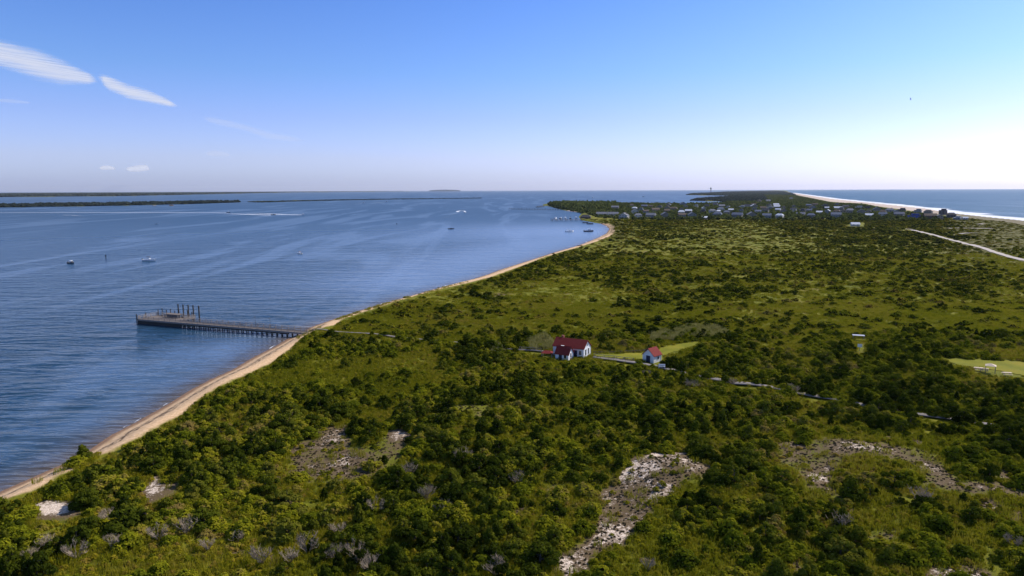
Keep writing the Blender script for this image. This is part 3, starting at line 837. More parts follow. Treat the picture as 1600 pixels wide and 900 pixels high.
for i in PF:
    k = int(rng.integers(len(PINES)))
    a, q = size_word(ph_[i], pr_[i], 2.7, 3.7)
    sh = 'spreading' if q > .56 else ('slender' if q < .48 else 'bushy')
    lab = place_label(pu[i], pv[i], f'{a} {sh}', 'dark pine')
    zone = LAND[int(np.argmin(np.hypot(LXY[:, 0] - pu[i], (LXY[:, 1] - pv[i]) * 1.5)))][0]
    t = empty('pine_tree', (px_[i], py_[i], pz_[i] - .08), rng.random() * 6.283, lab or f'dark pine in the crowd of pines around {zone}', 'tree', f'pines around {zone}')
    t.scale = (pr_[i], pr_[i], ph_[i])
    link_mesh('crown', PINES[k][0], None, t); link_mesh('trunk', PINES[k][1], None, t)
for i in SF:
    k = int(rng.integers(len(SHRUBS)))
    a, q = size_word(sh_[i], sr_[i], .95, 1.5)
    sh = 'broad' if q > 1.12 else ('upright' if q < .98 else 'rounded')
    lab = place_label(su[i], sv[i], f'{a} {sh}', 'green shrub')
    zone = LAND[int(np.argmin(np.hypot(LXY[:, 0] - su[i], (LXY[:, 1] - sv[i]) * 1.5)))][0]
    o = link_mesh('shrub', SHRUBS[k], None)
    o.location = (sx_[i], sy_[i], sz_[i] - .06); o.rotation_euler = (0, 0, rng.random() * 6.283); o.scale = (sr_[i], sr_[i], sh_[i])
    tag(o, lab or f'green shrub in the crowd of shrubs around {zone}', 'shrub', f'shrubs around {zone}')

def dead_bush(seed):
    r = np.random.default_rng(seed); mb = MB()
    for i in range(13):
        a = r.random() * 6.28; sp = .25 + .5 * r.random(); p = Vector((0, 0, -.03)); q = Vector((math.cos(a) * sp * .5, math.sin(a) * sp * .5, .35 + .25 * r.random()))
        mb.tube(p, q, .028, .016, 4, False)
        for j in range(4):
            w = q + Vector((math.cos(a + (r.random() - .5) * 2) * .3, math.sin(a + (r.random() - .5) * 2) * .3, .12 + .32 * r.random()))
            mb.tube(q, w, .016, .009, 3, False)
            for m in range(4):
                e = w + Vector(((r.random() - .5) * .36, (r.random() - .5) * .36, .05 + .2 * r.random()))
                mb.tube(w, e, .010, .005, 3, False)
    o = mb.build('dead_bush', MAT['dead']); me = o.data; bpy.data.objects.remove(o); return me
DB = [dead_bush(600 + i) for i in range(4)]
for n, (u, v) in enumerate(DEADPX):
    p = P(u, v + 5, 2.3); o = link_mesh('dead_bush', DB[n % 4], None)
    sc = 1.2 + .8 * rng.random(); o.location = (p.x, p.y, float(ground_z(p.x, p.y)[0])); o.scale = (sc * 1.1, sc * 1.1, sc * 1.15); o.rotation_euler = (0, 0, rng.random() * 6.28)
    lab = place_label(u, v, 'bare grey', 'dead bush') or f'bare grey dead bush among the green scrub at lower left'
    tag(o, lab, 'dead bush', 'dead bushes in the scrub')

def stuff_of(name, x, y, z, h, r, meshes, label, cat, zs=1.0):
    n = len(x)
    scatter(name, np.stack([x, y, z - .05 * h], -1), np.stack([r, r, h * zs], -1), rot3(n), rng.integers(len(meshes), size=n), meshes, label, cat)
q = PR
stuff_of('pine_scrub', px_[q], py_[q], pz_[q], ph_[q], pr_[q], [a for a, b in PINES], 'dark pine scrub filling the nearer heath behind the separate trees', 'pine scrub')
q = SR
stuff_of('shrub_scrub', sx_[q], sy_[q], sz_[q], sh_[q], sr_[q], SHRUBS, 'green bayberry scrub filling the nearer heath between the pines', 'scrub')

def band(name, kind, spacing, d0, d1, meshes, label, cat, grow_k=1.0):
    x, y, h, r = grow(spacing, d0, d1, kind)
    stuff_of(name, x, y, ground_z(x, y), h * grow_k, r * grow_k, meshes, label, cat)
    print(name, len(x))
band('dark_thickets', 'pine', 4.0, 205, 520, MID_P, 'dark thickets of pine and cedar scattered over the middle heath', 'thicket', .95)
band('green_scrub', 'shrub', 3.4, 205, 520, MID_S, 'bright green low scrub between the thickets of the middle heath', 'scrub', 1.25)
band('far_thickets', 'pine', 5.0, 520, 1000, FAR_P, 'dark thickets of the far heath in front of the village', 'thicket', 1.1)
band('far_scrub', 'shrub', 4.0, 520, 1000, FAR_S, 'low green scrub of the far heath in front of the village', 'scrub', 1.6)

# low scrub and grass that clothe the open ground
def low_cover(name, spacing, d0, d1, meshes, hs, rs, thr, label, cat, sandy=False, walks=.6, poly=None):
    x, y, u, v = candidates(spacing, d0, d1)
    sd = sand_at(x, y)
    n0 = fbm(x / 7 + 300, y / 7, 2) * .6 + .4 * rng.random(len(x))
    k = (sd > 0) & (rng.random(len(x)) < np.where(sd > .8, .05, .42)) if sandy else (n0 < thr) & ((sd == 0) | (rng.random(len(x)) < .12))
    if poly is not None:
        m = np.zeros(len(x), bool)
        for pl in poly: m |= in_poly(u, v, pl)
        k &= m
    x, y = x[k], y[k]; n = len(x)
    r = rs[0] + (rs[1] - rs[0]) * rng.random(n); h = hs[0] + (hs[1] - hs[0]) * rng.random(n)
    k = land_ok(x, y, r * 0)
    u, v, _ = proj(np.stack([x, y, 2.3 + 0 * x], -1))
    for pl in (LAWN1, LAWN2): k &= ~in_poly(u, v, pl)
    u, v, _ = proj(np.stack([x - r * .6, y, 2.2 + h], -1)); k &= ~in_poly(u, v, BEACH)
    for pl in LOWCLEAR[3:]:
        k &= ~in_poly(u, v, pl)
    for w in WALKS_W: k &= seg_dist(x, y, w) > walks
    for w in ROAD_W: k &= seg_dist(x, y, w) > 4.0
    x, y, h, r = x[k], y[k], h[k], r[k]
    stuff_of(name, x, y, ground_z(x, y), h, r, meshes, label, cat); print(name, len(x))
low_cover('low_scrub', 1.05, 62, 190, LOW, (.25, .7), (.35, .85), .66, 'yellow green low scrub covering the open ground of the nearer heath', 'scrub')
low_cover('low_scrub', 2.4, 190, 480, LOW, (.25, .6), (.8, 1.6), .54, 'yellow green low scrub covering the open ground of the middle heath', 'scrub')
low_cover('low_scrub', 5.0, 480, 1050, FAR_S, (.2, .5), (1.4, 3.0), .60, 'yellow green low scrub covering the open ground of the far heath', 'scrub')
low_cover('tall_grass', .95, 62, 260, GRASS, (.5, .95), (.5, .95), .62, 'tall yellow green grass standing between the bushes', 'grass')
low_cover('tall_grass', 2.0, 260, 460, GRASS, (.35, .8), (.9, 1.6), .60, 'tall yellow green grass of the middle heath', 'grass')
low_cover('beach_heather', .5, 62, 200, HEATH, (.06, .20), (.12, .34), 1, 'dark tufts of beach heather speckling the bare sand', 'heather', sandy=True)
low_cover('reeds', .8, 180, 330, REED, (1.2, 2.0), (.6, 1.0), 2, 'pale plumed reeds in patches near the cottage lawn', 'reeds',
          poly=[[(1052,520),(1075,512),(1120,514),(1140,522),(1115,531),(1060,530)], [(826,536),(850,526),(864,536),(862,549),(830,549)],
                [(760,541),(778,539),(790,552),(772,558)], [(1018,520),(1060,522),(1060,533),(1018,535)], [(640,603),(690,606),(690,612),(640,609)]])

# ------------------------------------------------------------------ village trees, headland woods, the island beyond
def woods(name, spacing, poly, d0, d1, hh, rr, meshes, label, cat, thr=.6, zbase=None, within=None, tallpoly=None):
    w = W(poly, 1.0)
    lo = w.min(0); hi = w.max(0)
    X, Y = np.meshgrid(np.arange(lo[0], hi[0], spacing), np.arange(lo[1], hi[1], spacing))
    x = (X + (rng.random(X.shape) - .5) * spacing).ravel(); y = (Y + (rng.random(Y.shape) - .5) * spacing).ravel()
    k = in_poly(x, y, w)
    if within is not None: k &= in_poly(x, y, within)
    x, y = x[k], y[k]; n = len(x)
    n0 = .6 * fbm(x / (spacing * 5) + 11, y / (spacing * 5), 2) + .4 * rng.random(n)
    k = n0 < thr; x, y = x[k], y[k]; n = len(x)
    h = hh[0] + (hh[1] - hh[0]) * rng.random(n) ** 1.5; r = rr[0] + (rr[1] - rr[0]) * rng.random(n)
    u, v, _ = proj(np.stack([x, y, 2 + h], -1))
    k = np.ones(n, bool)
    for (hu, hv, hw, hhh) in HOUSE_BOX:
        k &= ~((np.abs(u - hu) < hw * .8) & (v > hv - hhh) & (v < hv - hhh * .42))
    k &= (v < 900) & (seg_dist(x, y, W_OCEAN) > 70)
    ob = VEGO[1:] + [(2800,505),(2000,400),(1700,360),(1600,346),(1546,340.5),(1489,334),(1451,327),(1376,319),(1300,311),(1268,306.2),(1236,301.2)]
    k &= ~in_poly(u, v, ob) & (v < 900)
    for wv in ROAD_W: k &= seg_dist(x, y, wv) > 9
    x, y, h, r = x[k], y[k], h[k], r[k]
    z = ground_z(x, y) if zbase is None else np.full(len(x), zbase)
    scatter(name, np.stack([x, y, z - .3], -1), np.stack([r, r, h], -1), rot3(len(x), .2), rng.integers(len(meshes), size=len(x)), meshes, label, cat)
    print(name, len(x))

# ------------------------------------------------------------------ the village
def siding(name, col, rough=.75):
    t = NT(name); tc = t.n('ShaderNodeTexCoord').outputs['Object']
    w = t.n('ShaderNodeTexWave', {'Vector': tc, 'Scale': 2.2, 'Distortion': .3}, wave_type='BANDS', bands_direction='Z').outputs['Fac']
    n = t.noise(tc, 1.4, 4)
    c = t.mix(n, tuple(k * .78 for k in col), tuple(min(1, k * 1.12) for k in col))
    return t.out(t.principled(c, rough, w, .4, .02, .25))
def shingles(name, col):
    t = NT(name); tc = t.n('ShaderNodeTexCoord').outputs['Object']
    b = t.n('ShaderNodeTexBrick', {'Vector': tc, 'Scale': 2.5}).outputs['Fac']; n = t.noise(tc, 2.2, 4)
    return t.out(t.principled(t.mix(n, tuple(k * .7 for k in col), tuple(min(1, k * 1.2) for k in col)), .85, b, .3, .02, .2))
WALLS = dict(white=siding('white_siding', (.46, .44, .41)), grey=siding('grey_shingle_siding', (.19, .18, .175)), dark=siding('dark_siding', (.075, .07, .08)),
             blue=siding('blue_siding', (.04, .085, .34)), pale=siding('pale_blue_siding', (.20, .225, .25)), tan=siding('tan_siding', (.30, .25, .18)), brown=siding('brown_siding', (.14, .09, .06)))
ROOFS = dict(grey=shingles('grey_roof_shingles', (.20, .20, .22)), white=shingles('pale_roof', (.68, .68, .70)), dark=shingles('dark_roof_shingles', (.06, .06, .07)),
             brown=shingles('brown_roof_shingles', (.13, .095, .075)), slate=shingles('slate_roof', (.13, .15, .20)))
MAT['glass'] = simple('window_glass', (.02, .025, .035), .08, .1, 1, .6)
MAT['trim'] = simple('white_trim', (.78, .78, .78), .6, .05)
MAT['deckwood'] = simple('weathered_wood', (.24, .21, .19), .9, .3, 4)
MAT['red_roof'] = shingles('red_shingle_roof', (.20, .026, .021))

def window(parent, x, y, z, w, h, side):
    """a window with a proud frame and its pane, on the wall facing 'side' (-y front, +x / -x ends)"""
    f = MB(); g = MB(); t = .09
    if side == 'f':
        f.box(x - w/2 - t, x + w/2 + t, y - .06, y - .004, z - t, z + h + t); g.box(x - w/2, x + w/2, y - .075, y - .062, z, z + h)
    else:
        sg = 1 if side == 'r' else -1
        a, b = sorted((x + sg * .004, x + sg * .06)); f.box(a, b, y - w/2 - t, y + w/2 + t, z - t, z + h + t)
        a, b = sorted((x + sg * .062, x + sg * .075)); g.box(a, b, y - w/2, y + w/2, z, z + h)
    fo = f.build('window', MAT['trim'], parent); g.build('pane', MAT['glass'], fo)

def house(u, v, wpx, wall, roof, typ, label, storeys=2, yaw=None, group=None):
    p = P(u, v, 2.6); d = proj(np.array([p.x, p.y, 2.6]))[2]; m = float(d) / F
    w = wpx * m * .84; dp = min(w * .75, 10.0); hw = 2.45 * storeys + .4
    r = np.random.default_rng(int(u * 31 + v * 17))
    z = float(ground_z(p.x, p.y)[0])
    base = math.atan2(p.y, p.x) - math.pi / 2
    t = empty('beach_house', (p.x, p.y, z - .1), base + (yaw if yaw is not None else (r.random() - .5) * .7), label, 'house', group)
    x0, x1, y0, y1 = -w / 2, w / 2, -dp / 2, dp / 2
    wb = MB()
    if typ == 'flat':
        wb.box(x0, x1, y0, y1, .6, hw); wb.box(x0 * .4, x1 * .8, y0 * .6, y1 * .8, hw - .3, hw + 2.3)
        rb = MB().box(x0 - .35, x1 + .35, y0 - .35, y1 + .35, hw + .003, hw + .25).box(x0 * .4 - .3, x1 * .8 + .3, y0 * .6 - .3, y1 * .8 + .3, hw + 2.303, hw + 2.55)
    elif typ == 'front':
        ap = hw + w * .30
        wb.prism([(x0, .6), (x1, .6), (x1, hw), (0, ap), (x0, hw)], y0, y1)
        e = .5; sl = (ap - hw) / (w / 2)
        rb = MB()
        for sg in (-1, 1):
            rb.add([(0, y0 - e, ap + .02), (sg * (w/2 + e), y0 - e, hw - sl * e + .02), (sg * (w/2 + e), y1 + e, hw - sl * e + .02), (0, y1 + e, ap + .02),
                    (0, y0 - e, ap + .24), (sg * (w/2 + e), y0 - e, hw - sl * e + .24), (sg * (w/2 + e), y1 + e, hw - sl * e + .24), (0, y1 + e, ap + .24)],
                   [(0,1,2,3),(4,5,6,7),(0,1,5,4),(1,2,6,5),(2,3,7,6),(3,0,4,7)])
    else:
        ap = hw + dp * .30; ins = 0 if typ == 'gable' else w * .22
        wb.box(x0, x1, y0, y1, .6, hw)
        if typ == 'gable': wb.add([(x0, y0, hw), (x0, y1, hw), (x0, 0, ap), (x1, y0, hw), (x1, y1, hw), (x1, 0, ap)], [(0,1,2),(3,5,4),(0,2,5,3),(1,4,5,2)])
        e = .5; sl = (ap - hw) / (dp / 2); rb = MB(); zl = hw - sl * e + .03
        A = [(x0 - e, y0 - e, zl), (x1 + e, y0 - e, zl), (x1 + e, y1 + e, zl), (x0 - e, y1 + e, zl), (x0 - e * (ins == 0) + ins, 0, ap + .05), (x1 + e * (ins == 0) - ins, 0, ap + .05)]
        A2 = [(a, b, c + .22) for a, b, c in A]
        rb.add(A2, [(0,1,5,4),(2,3,4,5),(1,2,5),(3,0,4)]); rb.add(A, [(4,5,1,0),(5,4,3,2)])
        rb.add([A[0], A[1], A2[1], A2[0]], [(0,1,2,3)]); rb.add([A[3], A[2], A2[2], A2[3]], [(0,1,2,3)])
    wl = wb.build('wall', WALLS[wall], t); rf = rb.build('roof', ROOFS[roof], t)
    if r.random() < .3 and typ != 'flat': MB().box(w * .2, w * .2 + .9, dp * .05, dp * .05 + .9, hw + .4, hw + dp * .3 + 1.2).build('chimney', WALLS['brown'], rf)
    n = max(2, int(w / 4))
    for s_ in range(storeys):
        for i in range(n):
            window(t, x0 + w * (i + .5) / n, y0, .6 + 2.45 * s_ + 1.0, min(1.7, w / n * .5), 1.3, 'f')
        window(t, x1, 0, .6 + 2.45 * s_ + 1.0, 1.4, 1.3, 'r')
    st = MB()
    for a in (x0 + .3, 0, x1 - .3):
        for b in (y0 + .3, y1 - .3): st.box(a - .15, a + .15, b - .15, b + .15, -.6, .598)
    st.build('stilts', MAT['deckwood'], t)
    if r.random() < .5:
        dk = MB().box(x0, x1, y0 - 2.6, y0 - .01, .45, .6)
        for a in np.linspace(x0 + .1, x1 - .1, 5): dk.box(a - .05, a + .05, y0 - 2.58, y0 - 2.48, .603, 1.5)
        dk.box(x0, x1, y0 - 2.6, y0 - 2.5, 1.503, 1.58); dk.build('deck', MAT['deckwood'], t)
    HOUSE_BOX.append((u, v, wpx * .55, (hw + 1.5) / m))
    return t

HOUSE_BOX = []
HL = [ # u, v base, width px, wall, roof, type, label, storeys
 (975,341.5,16,'white','grey','front','white house with twin dark gable windows at the left end of the front row',2),
 (997,341.5,14,'white','grey','hip','white house with low grey hip roof, second in the front row',2),
 (1017,341,16,'pale','grey','gable','pale blue long house third in the front row from the cove',2),
 (1039,340,14,'grey','grey','front','grey gable-fronted house fourth in the front row from the cove',2),
 (1065,340.5,13,'grey','brown','gable','brown-roofed grey house half hidden in the front row trees',2),
 (949,336.5,40,'white','grey','gable','long white waterfront hall with grey roof behind the cove',1),
 (915,341,19,'brown','dark','hip','dark brown waterside building on the marina quay',1),
 (912,326.5,11,'white','grey','front','white house showing among the headland trees above the little beach',2),
 (941,322,8,'white','white','front','small white house on the skyline of the headland trees',2),
 (961,327,13,'grey','grey','gable','grey house behind the long white waterfront hall',2),
 (1024,331,14,'tan','brown','gable','tan house standing behind the fourth front row house',2),
 (1052,329,14,'grey','brown','hip','grey hip-roofed house on the wooded rise above the front row',2),
 (1081,340,14,'pale','grey','front','pale blue gable-fronted house left of the cream roof',2),
 (1099,328.5,6,'white','white','front','tiny bright white house above the front row',2),
 (1101,342.5,9,'tan','white','gable','low house with a bright cream roof in the front row',1),
 (1121,338.5,15,'pale','slate','hip','pale blue hip-roofed house right of the cream roof',2),
 (1152,340,18,'grey','slate','gable','wide grey house with slate roof in the middle of the front row',2),
 (1174,340,16,'grey','grey','front','grey gable-fronted house right of the wide slate-roofed house',2),
 (1198,341.5,15,'pale','slate','gable','bluish house under the dark tree in the front row',2),
 (1218,341,13,'white','white','hip','white-roofed house beside the dark tree in the front row',2),
 (1280,333.5,10,'white','white','gable','small house with a bright white roof amid the village trees',1),
 (1251,336.5,14,'grey','grey','gable','low grey house left of the bright white roof',1),
 (1267,341,14,'grey','slate','hip','slate-roofed grey house below the bright white roof',2),
 (1306,340,17,'pale','slate','gable','bluish house with slate roof at the right of the front row',2),
 (1309,326.5,14,'grey','white','gable','long white-roofed house on the rise near the ocean dune',1),
 (1328,332,13,'grey','grey','hip','grey hip-roofed house at the ocean end of the village centre',2),
 (1342,326.5,12,'white','grey','flat','white flat-roofed house on the ocean dune edge',2),
 (1346,335,15,'grey','grey','front','grey gabled house below the white flat-roofed one',2),
 (1336,353.5,14,'white','white','gable','lone low building with white roof in the scrub before the village',1),
 (1200,315.5,8,'white','grey','gable','distant white house on the far village ridge',2),
 (1236,311.5,7,'white','grey','hip','distant pale house near the far ocean beach',2),
 (1273,322,9,'grey','brown','gable','brown-roofed house high among the trees near the ocean',2),
 (1186,316,8,'tan','brown','front','distant tan house on the far village ridge',2),
 (1307,322,8,'grey','grey','flat','grey flat-roofed house by the upper ocean beach',2),
 (1355,327.5,11,'dark','dark','flat','dark flat-roofed beach house beside the white flat-roofed house',2),
 (1370,331,14,'grey','slate','front','grey gabled beach house right of the dark flat-roofed one',2),
 (1358,338,13,'white','white','gable','low house with white roof left of the paired beach houses',1),
 (1379,339,13,'white','slate','gable','white house with slate roof in the beach row',2),
 (1390,332.5,14,'pale','slate','hip','pale blue house in the beach row next to the sand',2),
 (1409,331,13,'dark','dark','flat','dark boxy house against the ocean sand',2),
 (1405,339,15,'grey','grey','gable','grey house just left of the bright blue house',2),
 (1428,341.5,19,'blue','dark','flat','bright blue boxy house in the beach row',2),
 (1434,333,12,'pale','grey','flat','pale flat-roofed house behind the bright blue house',2),
 (1450,335,13,'grey','dark','hip','grey hip-roofed house behind the long brown house',2),
 (1453,342,20,'brown','brown','gable','long brown house right of the bright blue house',2),
 (1473,335.5,12,'dark','dark','flat','tall dark house standing against the surf',3),
 (1468,342.5,10,'tan','grey','front','small tan gabled house right of the long brown house',2),
 (1486,340.5,14,'dark','dark','hip','black-roofed dark house near the end of the beach row',2),
 (1496,343,12,'pale','white','flat','pale flat-roofed house at the end of the beach row',1),
 (1508,343.5,8,'white','white','gable','little white cabin last in the beach row',1),
]
for h in HL: house(*h)
rr_ = np.random.default_rng(77)
fill = 0
tries = 0
while fill < 60 and tries < 4000:
    tries += 1
    u = 985 + rr_.random() * 420; v = 318.5 + rr_.random() * 17
    if v < 321 + max(0, (1100 - u)) * .01 or v < 310 + (u - 1220) * .095 + 6: continue
    if any(abs(u - a) < 9 and abs(v - b) < 3.2 for a, b, _, _ in HOUSE_BOX): continue
    wl = ['grey', 'white', 'pale', 'tan', 'grey', 'dark'][int(rr_.random() * 6)]; rf = ['grey', 'slate', 'brown', 'white', 'dark'][int(rr_.random() * 5)]
    ty = ['gable', 'hip', 'front', 'flat'][int(rr_.random() * 4)]
    j = int(np.argmin([np.hypot(a[0] - u, 2 * (a[1] - v)) for a in HL]))
    side = 'left of' if u < HL[j][0] else 'right of'
    tn = dict(gable='gabled', hip='hip-roofed', front='gable-fronted', flat='flat-roofed')[ty]
    short = ' '.join(HL[j][6].split()[:6])
    for cut in (' with', ' in ', ' at ', ' on ', ' behind', ' among', ' beside', ' half', ' standing', ' above', ' near', ' left', ' right', ' below', ' under', ' amid', ' high', ' by ', ' just', ' next'):
        if cut in short: short = short[:short.index(cut)]
    lb = f'small {wl} {tn} house with {rf} roof {side} the {short}'
    if lb in used_labels: continue
    used_labels[lb] = 1
    house(u, v, 7 + rr_.random() * 5, wl, rf, ty, lb, 2)
    fill += 1
print('houses', len(HOUSE_BOX))

VILL = [(858,320),(880,318),(950,318.5),(1060,319.5),(1132,318.3),(1150,306.5),(1185,303),(1215,303),(1262,309),(1300,316.5),(1347,320),(1379,325),(1423,332),(1466,338),(1480,344),(1440,347),(1300,346),(1100,345),(1000,345),(965,344),(935,341),(915,334),(895,330.3),(872,325.5)]
woods('village_trees', 9.0, VILL, 0, 0, (2.8, 6.4), (2.6, 5.4), FAR_T, 'round green trees filling the village between the houses', 'village trees', .60)
HEAD = [(858,321),(880,318.6),(920,319),(962,319.5),(962,326),(930,328.5),(905,329.6),(884,327.2),(868,324)]
woods('headland_trees', 7.0, HEAD, 0, 0, (4, 11.5), (3.5, 7.5), FAR_T, 'dark tall trees crowding the headland point above the cove', 'headland trees', .8)
FARI = [(1075,304.4),(1082,303),(1105,302),(1135,300),(1170,298.9),(1205,298.1),(1222,298.6),(1232,302),(1255,306.6),(1215,305),(1150,306.8),(1140,305.6)]
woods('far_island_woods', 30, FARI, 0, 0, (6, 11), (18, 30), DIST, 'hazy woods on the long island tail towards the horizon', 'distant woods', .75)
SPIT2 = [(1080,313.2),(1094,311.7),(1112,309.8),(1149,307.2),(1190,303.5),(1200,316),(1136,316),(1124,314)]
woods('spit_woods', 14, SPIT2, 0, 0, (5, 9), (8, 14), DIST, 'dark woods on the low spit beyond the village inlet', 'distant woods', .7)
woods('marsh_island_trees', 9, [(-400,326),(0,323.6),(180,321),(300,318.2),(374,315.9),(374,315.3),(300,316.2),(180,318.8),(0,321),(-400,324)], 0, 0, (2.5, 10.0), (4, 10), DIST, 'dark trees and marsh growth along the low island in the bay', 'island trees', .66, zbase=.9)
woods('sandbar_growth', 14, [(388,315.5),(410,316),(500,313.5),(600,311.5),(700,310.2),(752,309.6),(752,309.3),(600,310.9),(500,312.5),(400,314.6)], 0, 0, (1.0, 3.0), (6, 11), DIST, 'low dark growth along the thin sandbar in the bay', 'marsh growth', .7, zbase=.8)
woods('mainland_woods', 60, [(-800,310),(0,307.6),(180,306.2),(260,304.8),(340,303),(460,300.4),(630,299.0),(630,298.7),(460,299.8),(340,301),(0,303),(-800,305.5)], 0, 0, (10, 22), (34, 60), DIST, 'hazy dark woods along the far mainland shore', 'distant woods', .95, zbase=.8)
# a low hill on the horizon, haze painted into its blue base colour
hp = P(695, 299.0, 0); hd = hp.length
hb = MB(); n = 40
hx = np.linspace(-1, 1, n); prof = np.clip((1 - hx ** 2), 0, 1) ** .7 * (.85 + .25 * vnoise(hx * 3 + 5, hx * 0 + 2))
L_ = hd * 24 / F
for i in range(n): pass
pv = [(hx[i] * L_, 0, 0) for i in range(n)] + [(hx[i] * L_, 0, 44 + hd * 1.3 / F * prof[i]) for i in range(n)] + [(hx[i] * L_, 900, 0) for i in range(n)]
hb.add(pv, [(i, i+1, n+i+1, n+i) for i in range(n-1)] + [(n+i, n+i+1, 2*n+i+1, 2*n+i) for i in range(n-1)])
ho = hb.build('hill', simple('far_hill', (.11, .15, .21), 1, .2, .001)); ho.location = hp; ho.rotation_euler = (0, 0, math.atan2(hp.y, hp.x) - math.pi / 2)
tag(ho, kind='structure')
# water tower on the skyline
wp = P(1110.5, 300.6, 3); wd = float(proj(np.array(wp))[2]); wm = wd / F
wt = empty('water_tower', wp, 0, 'dark water tower standing on the far skyline', 'water tower')
rw = np.random.default_rng(5)
def lathe(prof, n=20):
    mb = MB(); vs = []; fs = []
    for r_, z_ in prof: vs += [(r_ * math.cos(6.283 * i / n), r_ * math.sin(6.283 * i / n), z_) for i in range(n)]
    for k in range(len(prof) - 1): fs += [(k*n+i, k*n+(i+1) % n, (k+1)*n+(i+1) % n, (k+1)*n+i) for i in range(n)]
    fs += [tuple(range(n-1, -1, -1)), tuple(range((len(prof)-1)*n, len(prof)*n))]
    return mb.add(vs, fs)
MAT['tower'] = simple('tower_paint', (.12, .13, .15), .6)
H_ = wm * 7.6
lathe([(.8, H_ * .62), (H_ * .13, H_ * .68), (H_ * .17, H_ * .76), (H_ * .17, H_ * .9), (H_ * .1, H_ * .98), (.6, H_)]).build('tank', MAT['tower'], wt, True)
for i in range(4):
    a = .785 + i * 1.571
    MB().tube((H_ * .17 * math.cos(a), H_ * .17 * math.sin(a), 0), (H_ * .12 * math.cos(a), H_ * .12 * math.sin(a), H_ * .72), 1.1, .9, 8).build('leg', MAT['tower'], wt)
MB().tube((0, 0, 0), (0, 0, H_ * .66), 1.8, 1.8, 10).build('standpipe', MAT['tower'], wt)

# ------------------------------------------------------------------ cottage, annex, shed, shelter
MAT['cot_wall'] = siding('cottage_white_siding', (.78, .78, .80))
MAT['door'] = simple('dark_blue_door', (.018, .025, .06), .5, .15)
def gable_house(name, u, v, rz, w, dp, eave, rise, label, cat, wins, over=.28, roofmat=None):
    p = P(u, v, 2.45); z = float(ground_z(p.x, p.y)[0])
    t = empty(name, (p.x, p.y, z), R(rz), label, cat)
    x0, x1, y0, y1 = -w/2, w/2, -dp/2, dp/2; ap = eave + rise
    wb = MB(); wb.add([(x0,y0,-.4),(x1,y0,-.4),(x1,y1,-.4),(x0,y1,-.4),(x0,y0,eave),(x1,y0,eave),(x1,y1,eave),(x0,y1,eave),(x0,0,ap),(x1,0,ap)],
        [(0,1,5,4),(2,3,7,6),(1,2,6,9,5),(3,0,4,8,7),(0,3,2,1)])
    wb.build('wall', MAT['cot_wall'], t)
    sl = rise / (dp / 2); e = over; rb = MB()
    for sg in (-1, 1):
        a = [(x0 - e, 0, ap + .02), (x1 + e, 0, ap + .02), (x1 + e, sg * (dp/2 + e), eave - sl * e + .02), (x0 - e, sg * (dp/2 + e), eave - sl * e + .02)]
        b = [(q[0], q[1], q[2] + .14) for q in a]
        rb.add(a + b, [(0,1,2,3),(4,5,6,7),(0,1,5,4),(1,2,6,5),(2,3,7,6),(3,0,4,7)])
    rb.build('roof', roofmat or MAT['red_roof'], t)
    fb = MB()                                                # corner boards
    for cx in (x0, x1):
        for cy in (y0, y1): fb.box(cx - .07, cx + .07, cy - .07, cy + .07, -.4, eave - .12)
    fb.build('corner_boards', MAT['trim'], t)
    for (x, y, zz, ww, hh, sd) in wins: window(t, x, y, zz, ww, hh, sd)
    return t
cot = gable_house('cottage', 893.5, 554.5, -29, 8.7, 4.6, 2.75, 1.75, 'white cottage with long dark red roof at the lawn edge', 'cottage',
    [(-3.1, -2.3, 1.0, .7, 1.1, 'f'), (.2, -2.3, 1.0, .7, 1.1, 'f'), (3.4, -2.3, 1.0, .7, 1.1, 'f'), (4.35, -.95, .8, .75, 1.5, 'r'), (4.35, .95, .8, .75, 1.5, 'r'), (4.35, 0, 3.05, .5, .7, 'r')])
dr = MB().box(1.5, 2.55, -2.37, -2.304, .02, 2.1).build('door', MAT['door'], cot); MB().tube((2.4, -2.42, 1.05), (2.4, -2.375, 1.05), .04).build('handle', MAT['trim'], dr)
MB().box(-2.0, -1.15, -2.95, -2.3, 2.62, 3.05).build('roof_vent', MAT['trim'], cot)
MB().box(-3.2, -2.6, .3, .9, 3.6, 5.1).build('chimney', siding('brick_chimney', (.28, .10, .07)), cot)
st_ = MB().box(1.3, 2.8, -3.3, -2.38, -.3, .0).box(1.4, 2.7, -3.8, -3.31, -.4, -.18); st_.build('doorstep', MAT['deckwood'], cot)
# annex stands before the left half of the cottage
loc = cot.matrix_world
def cot_px(lx, ly):
    c = Vector(cot.location); q = Matrix.Rotation(R(-29), 3, 'Z') @ Vector((lx, ly, 0)) + c
    u, v, _ = proj(np.array([q.x, q.y, 2.45])); return float(u), float(v)
au, av = cot_px(.1, -5.0)
ann = gable_house('garden_house', au, av, -29, 3.6, 3.0, 1.75, 1.6, 'small red-roofed garden house tucked in front of the white cottage', 'garden house',
    [(1.8, 0, .7, .6, 1.1, 'r'), (.9, -1.5, .6, .7, .9, 'f')])
MB().box(-.9, 0, -1.567, -1.504, .02, 1.6).build('door', MAT['door'], ann)
shed = gable_house('shed', 1018.5, 563.5, 44, 3.2, 3.3, 1.95, 1.55, 'small white shed with bright red roof and dark doorway', 'shed', [(0, 1.65, .8, .6, .6, 'f')][:0])
dl = MB().box(-1.667, -1.604, -.62, .62, .0, 1.75).build('door', MAT['door'], shed)
tb = MB()
tb.box(-1.68, -1.603, -.74, -.625, 0, 1.76); tb.box(-1.68, -1.603, .625, .74, 0, 1.76); tb.box(-1.68, -1.603, -.74, .74, 1.763, 1.87); tb.build('door_frame', MAT['trim'], shed)
window(shed, .3, -1.65, .8, .7, .7, 'f')
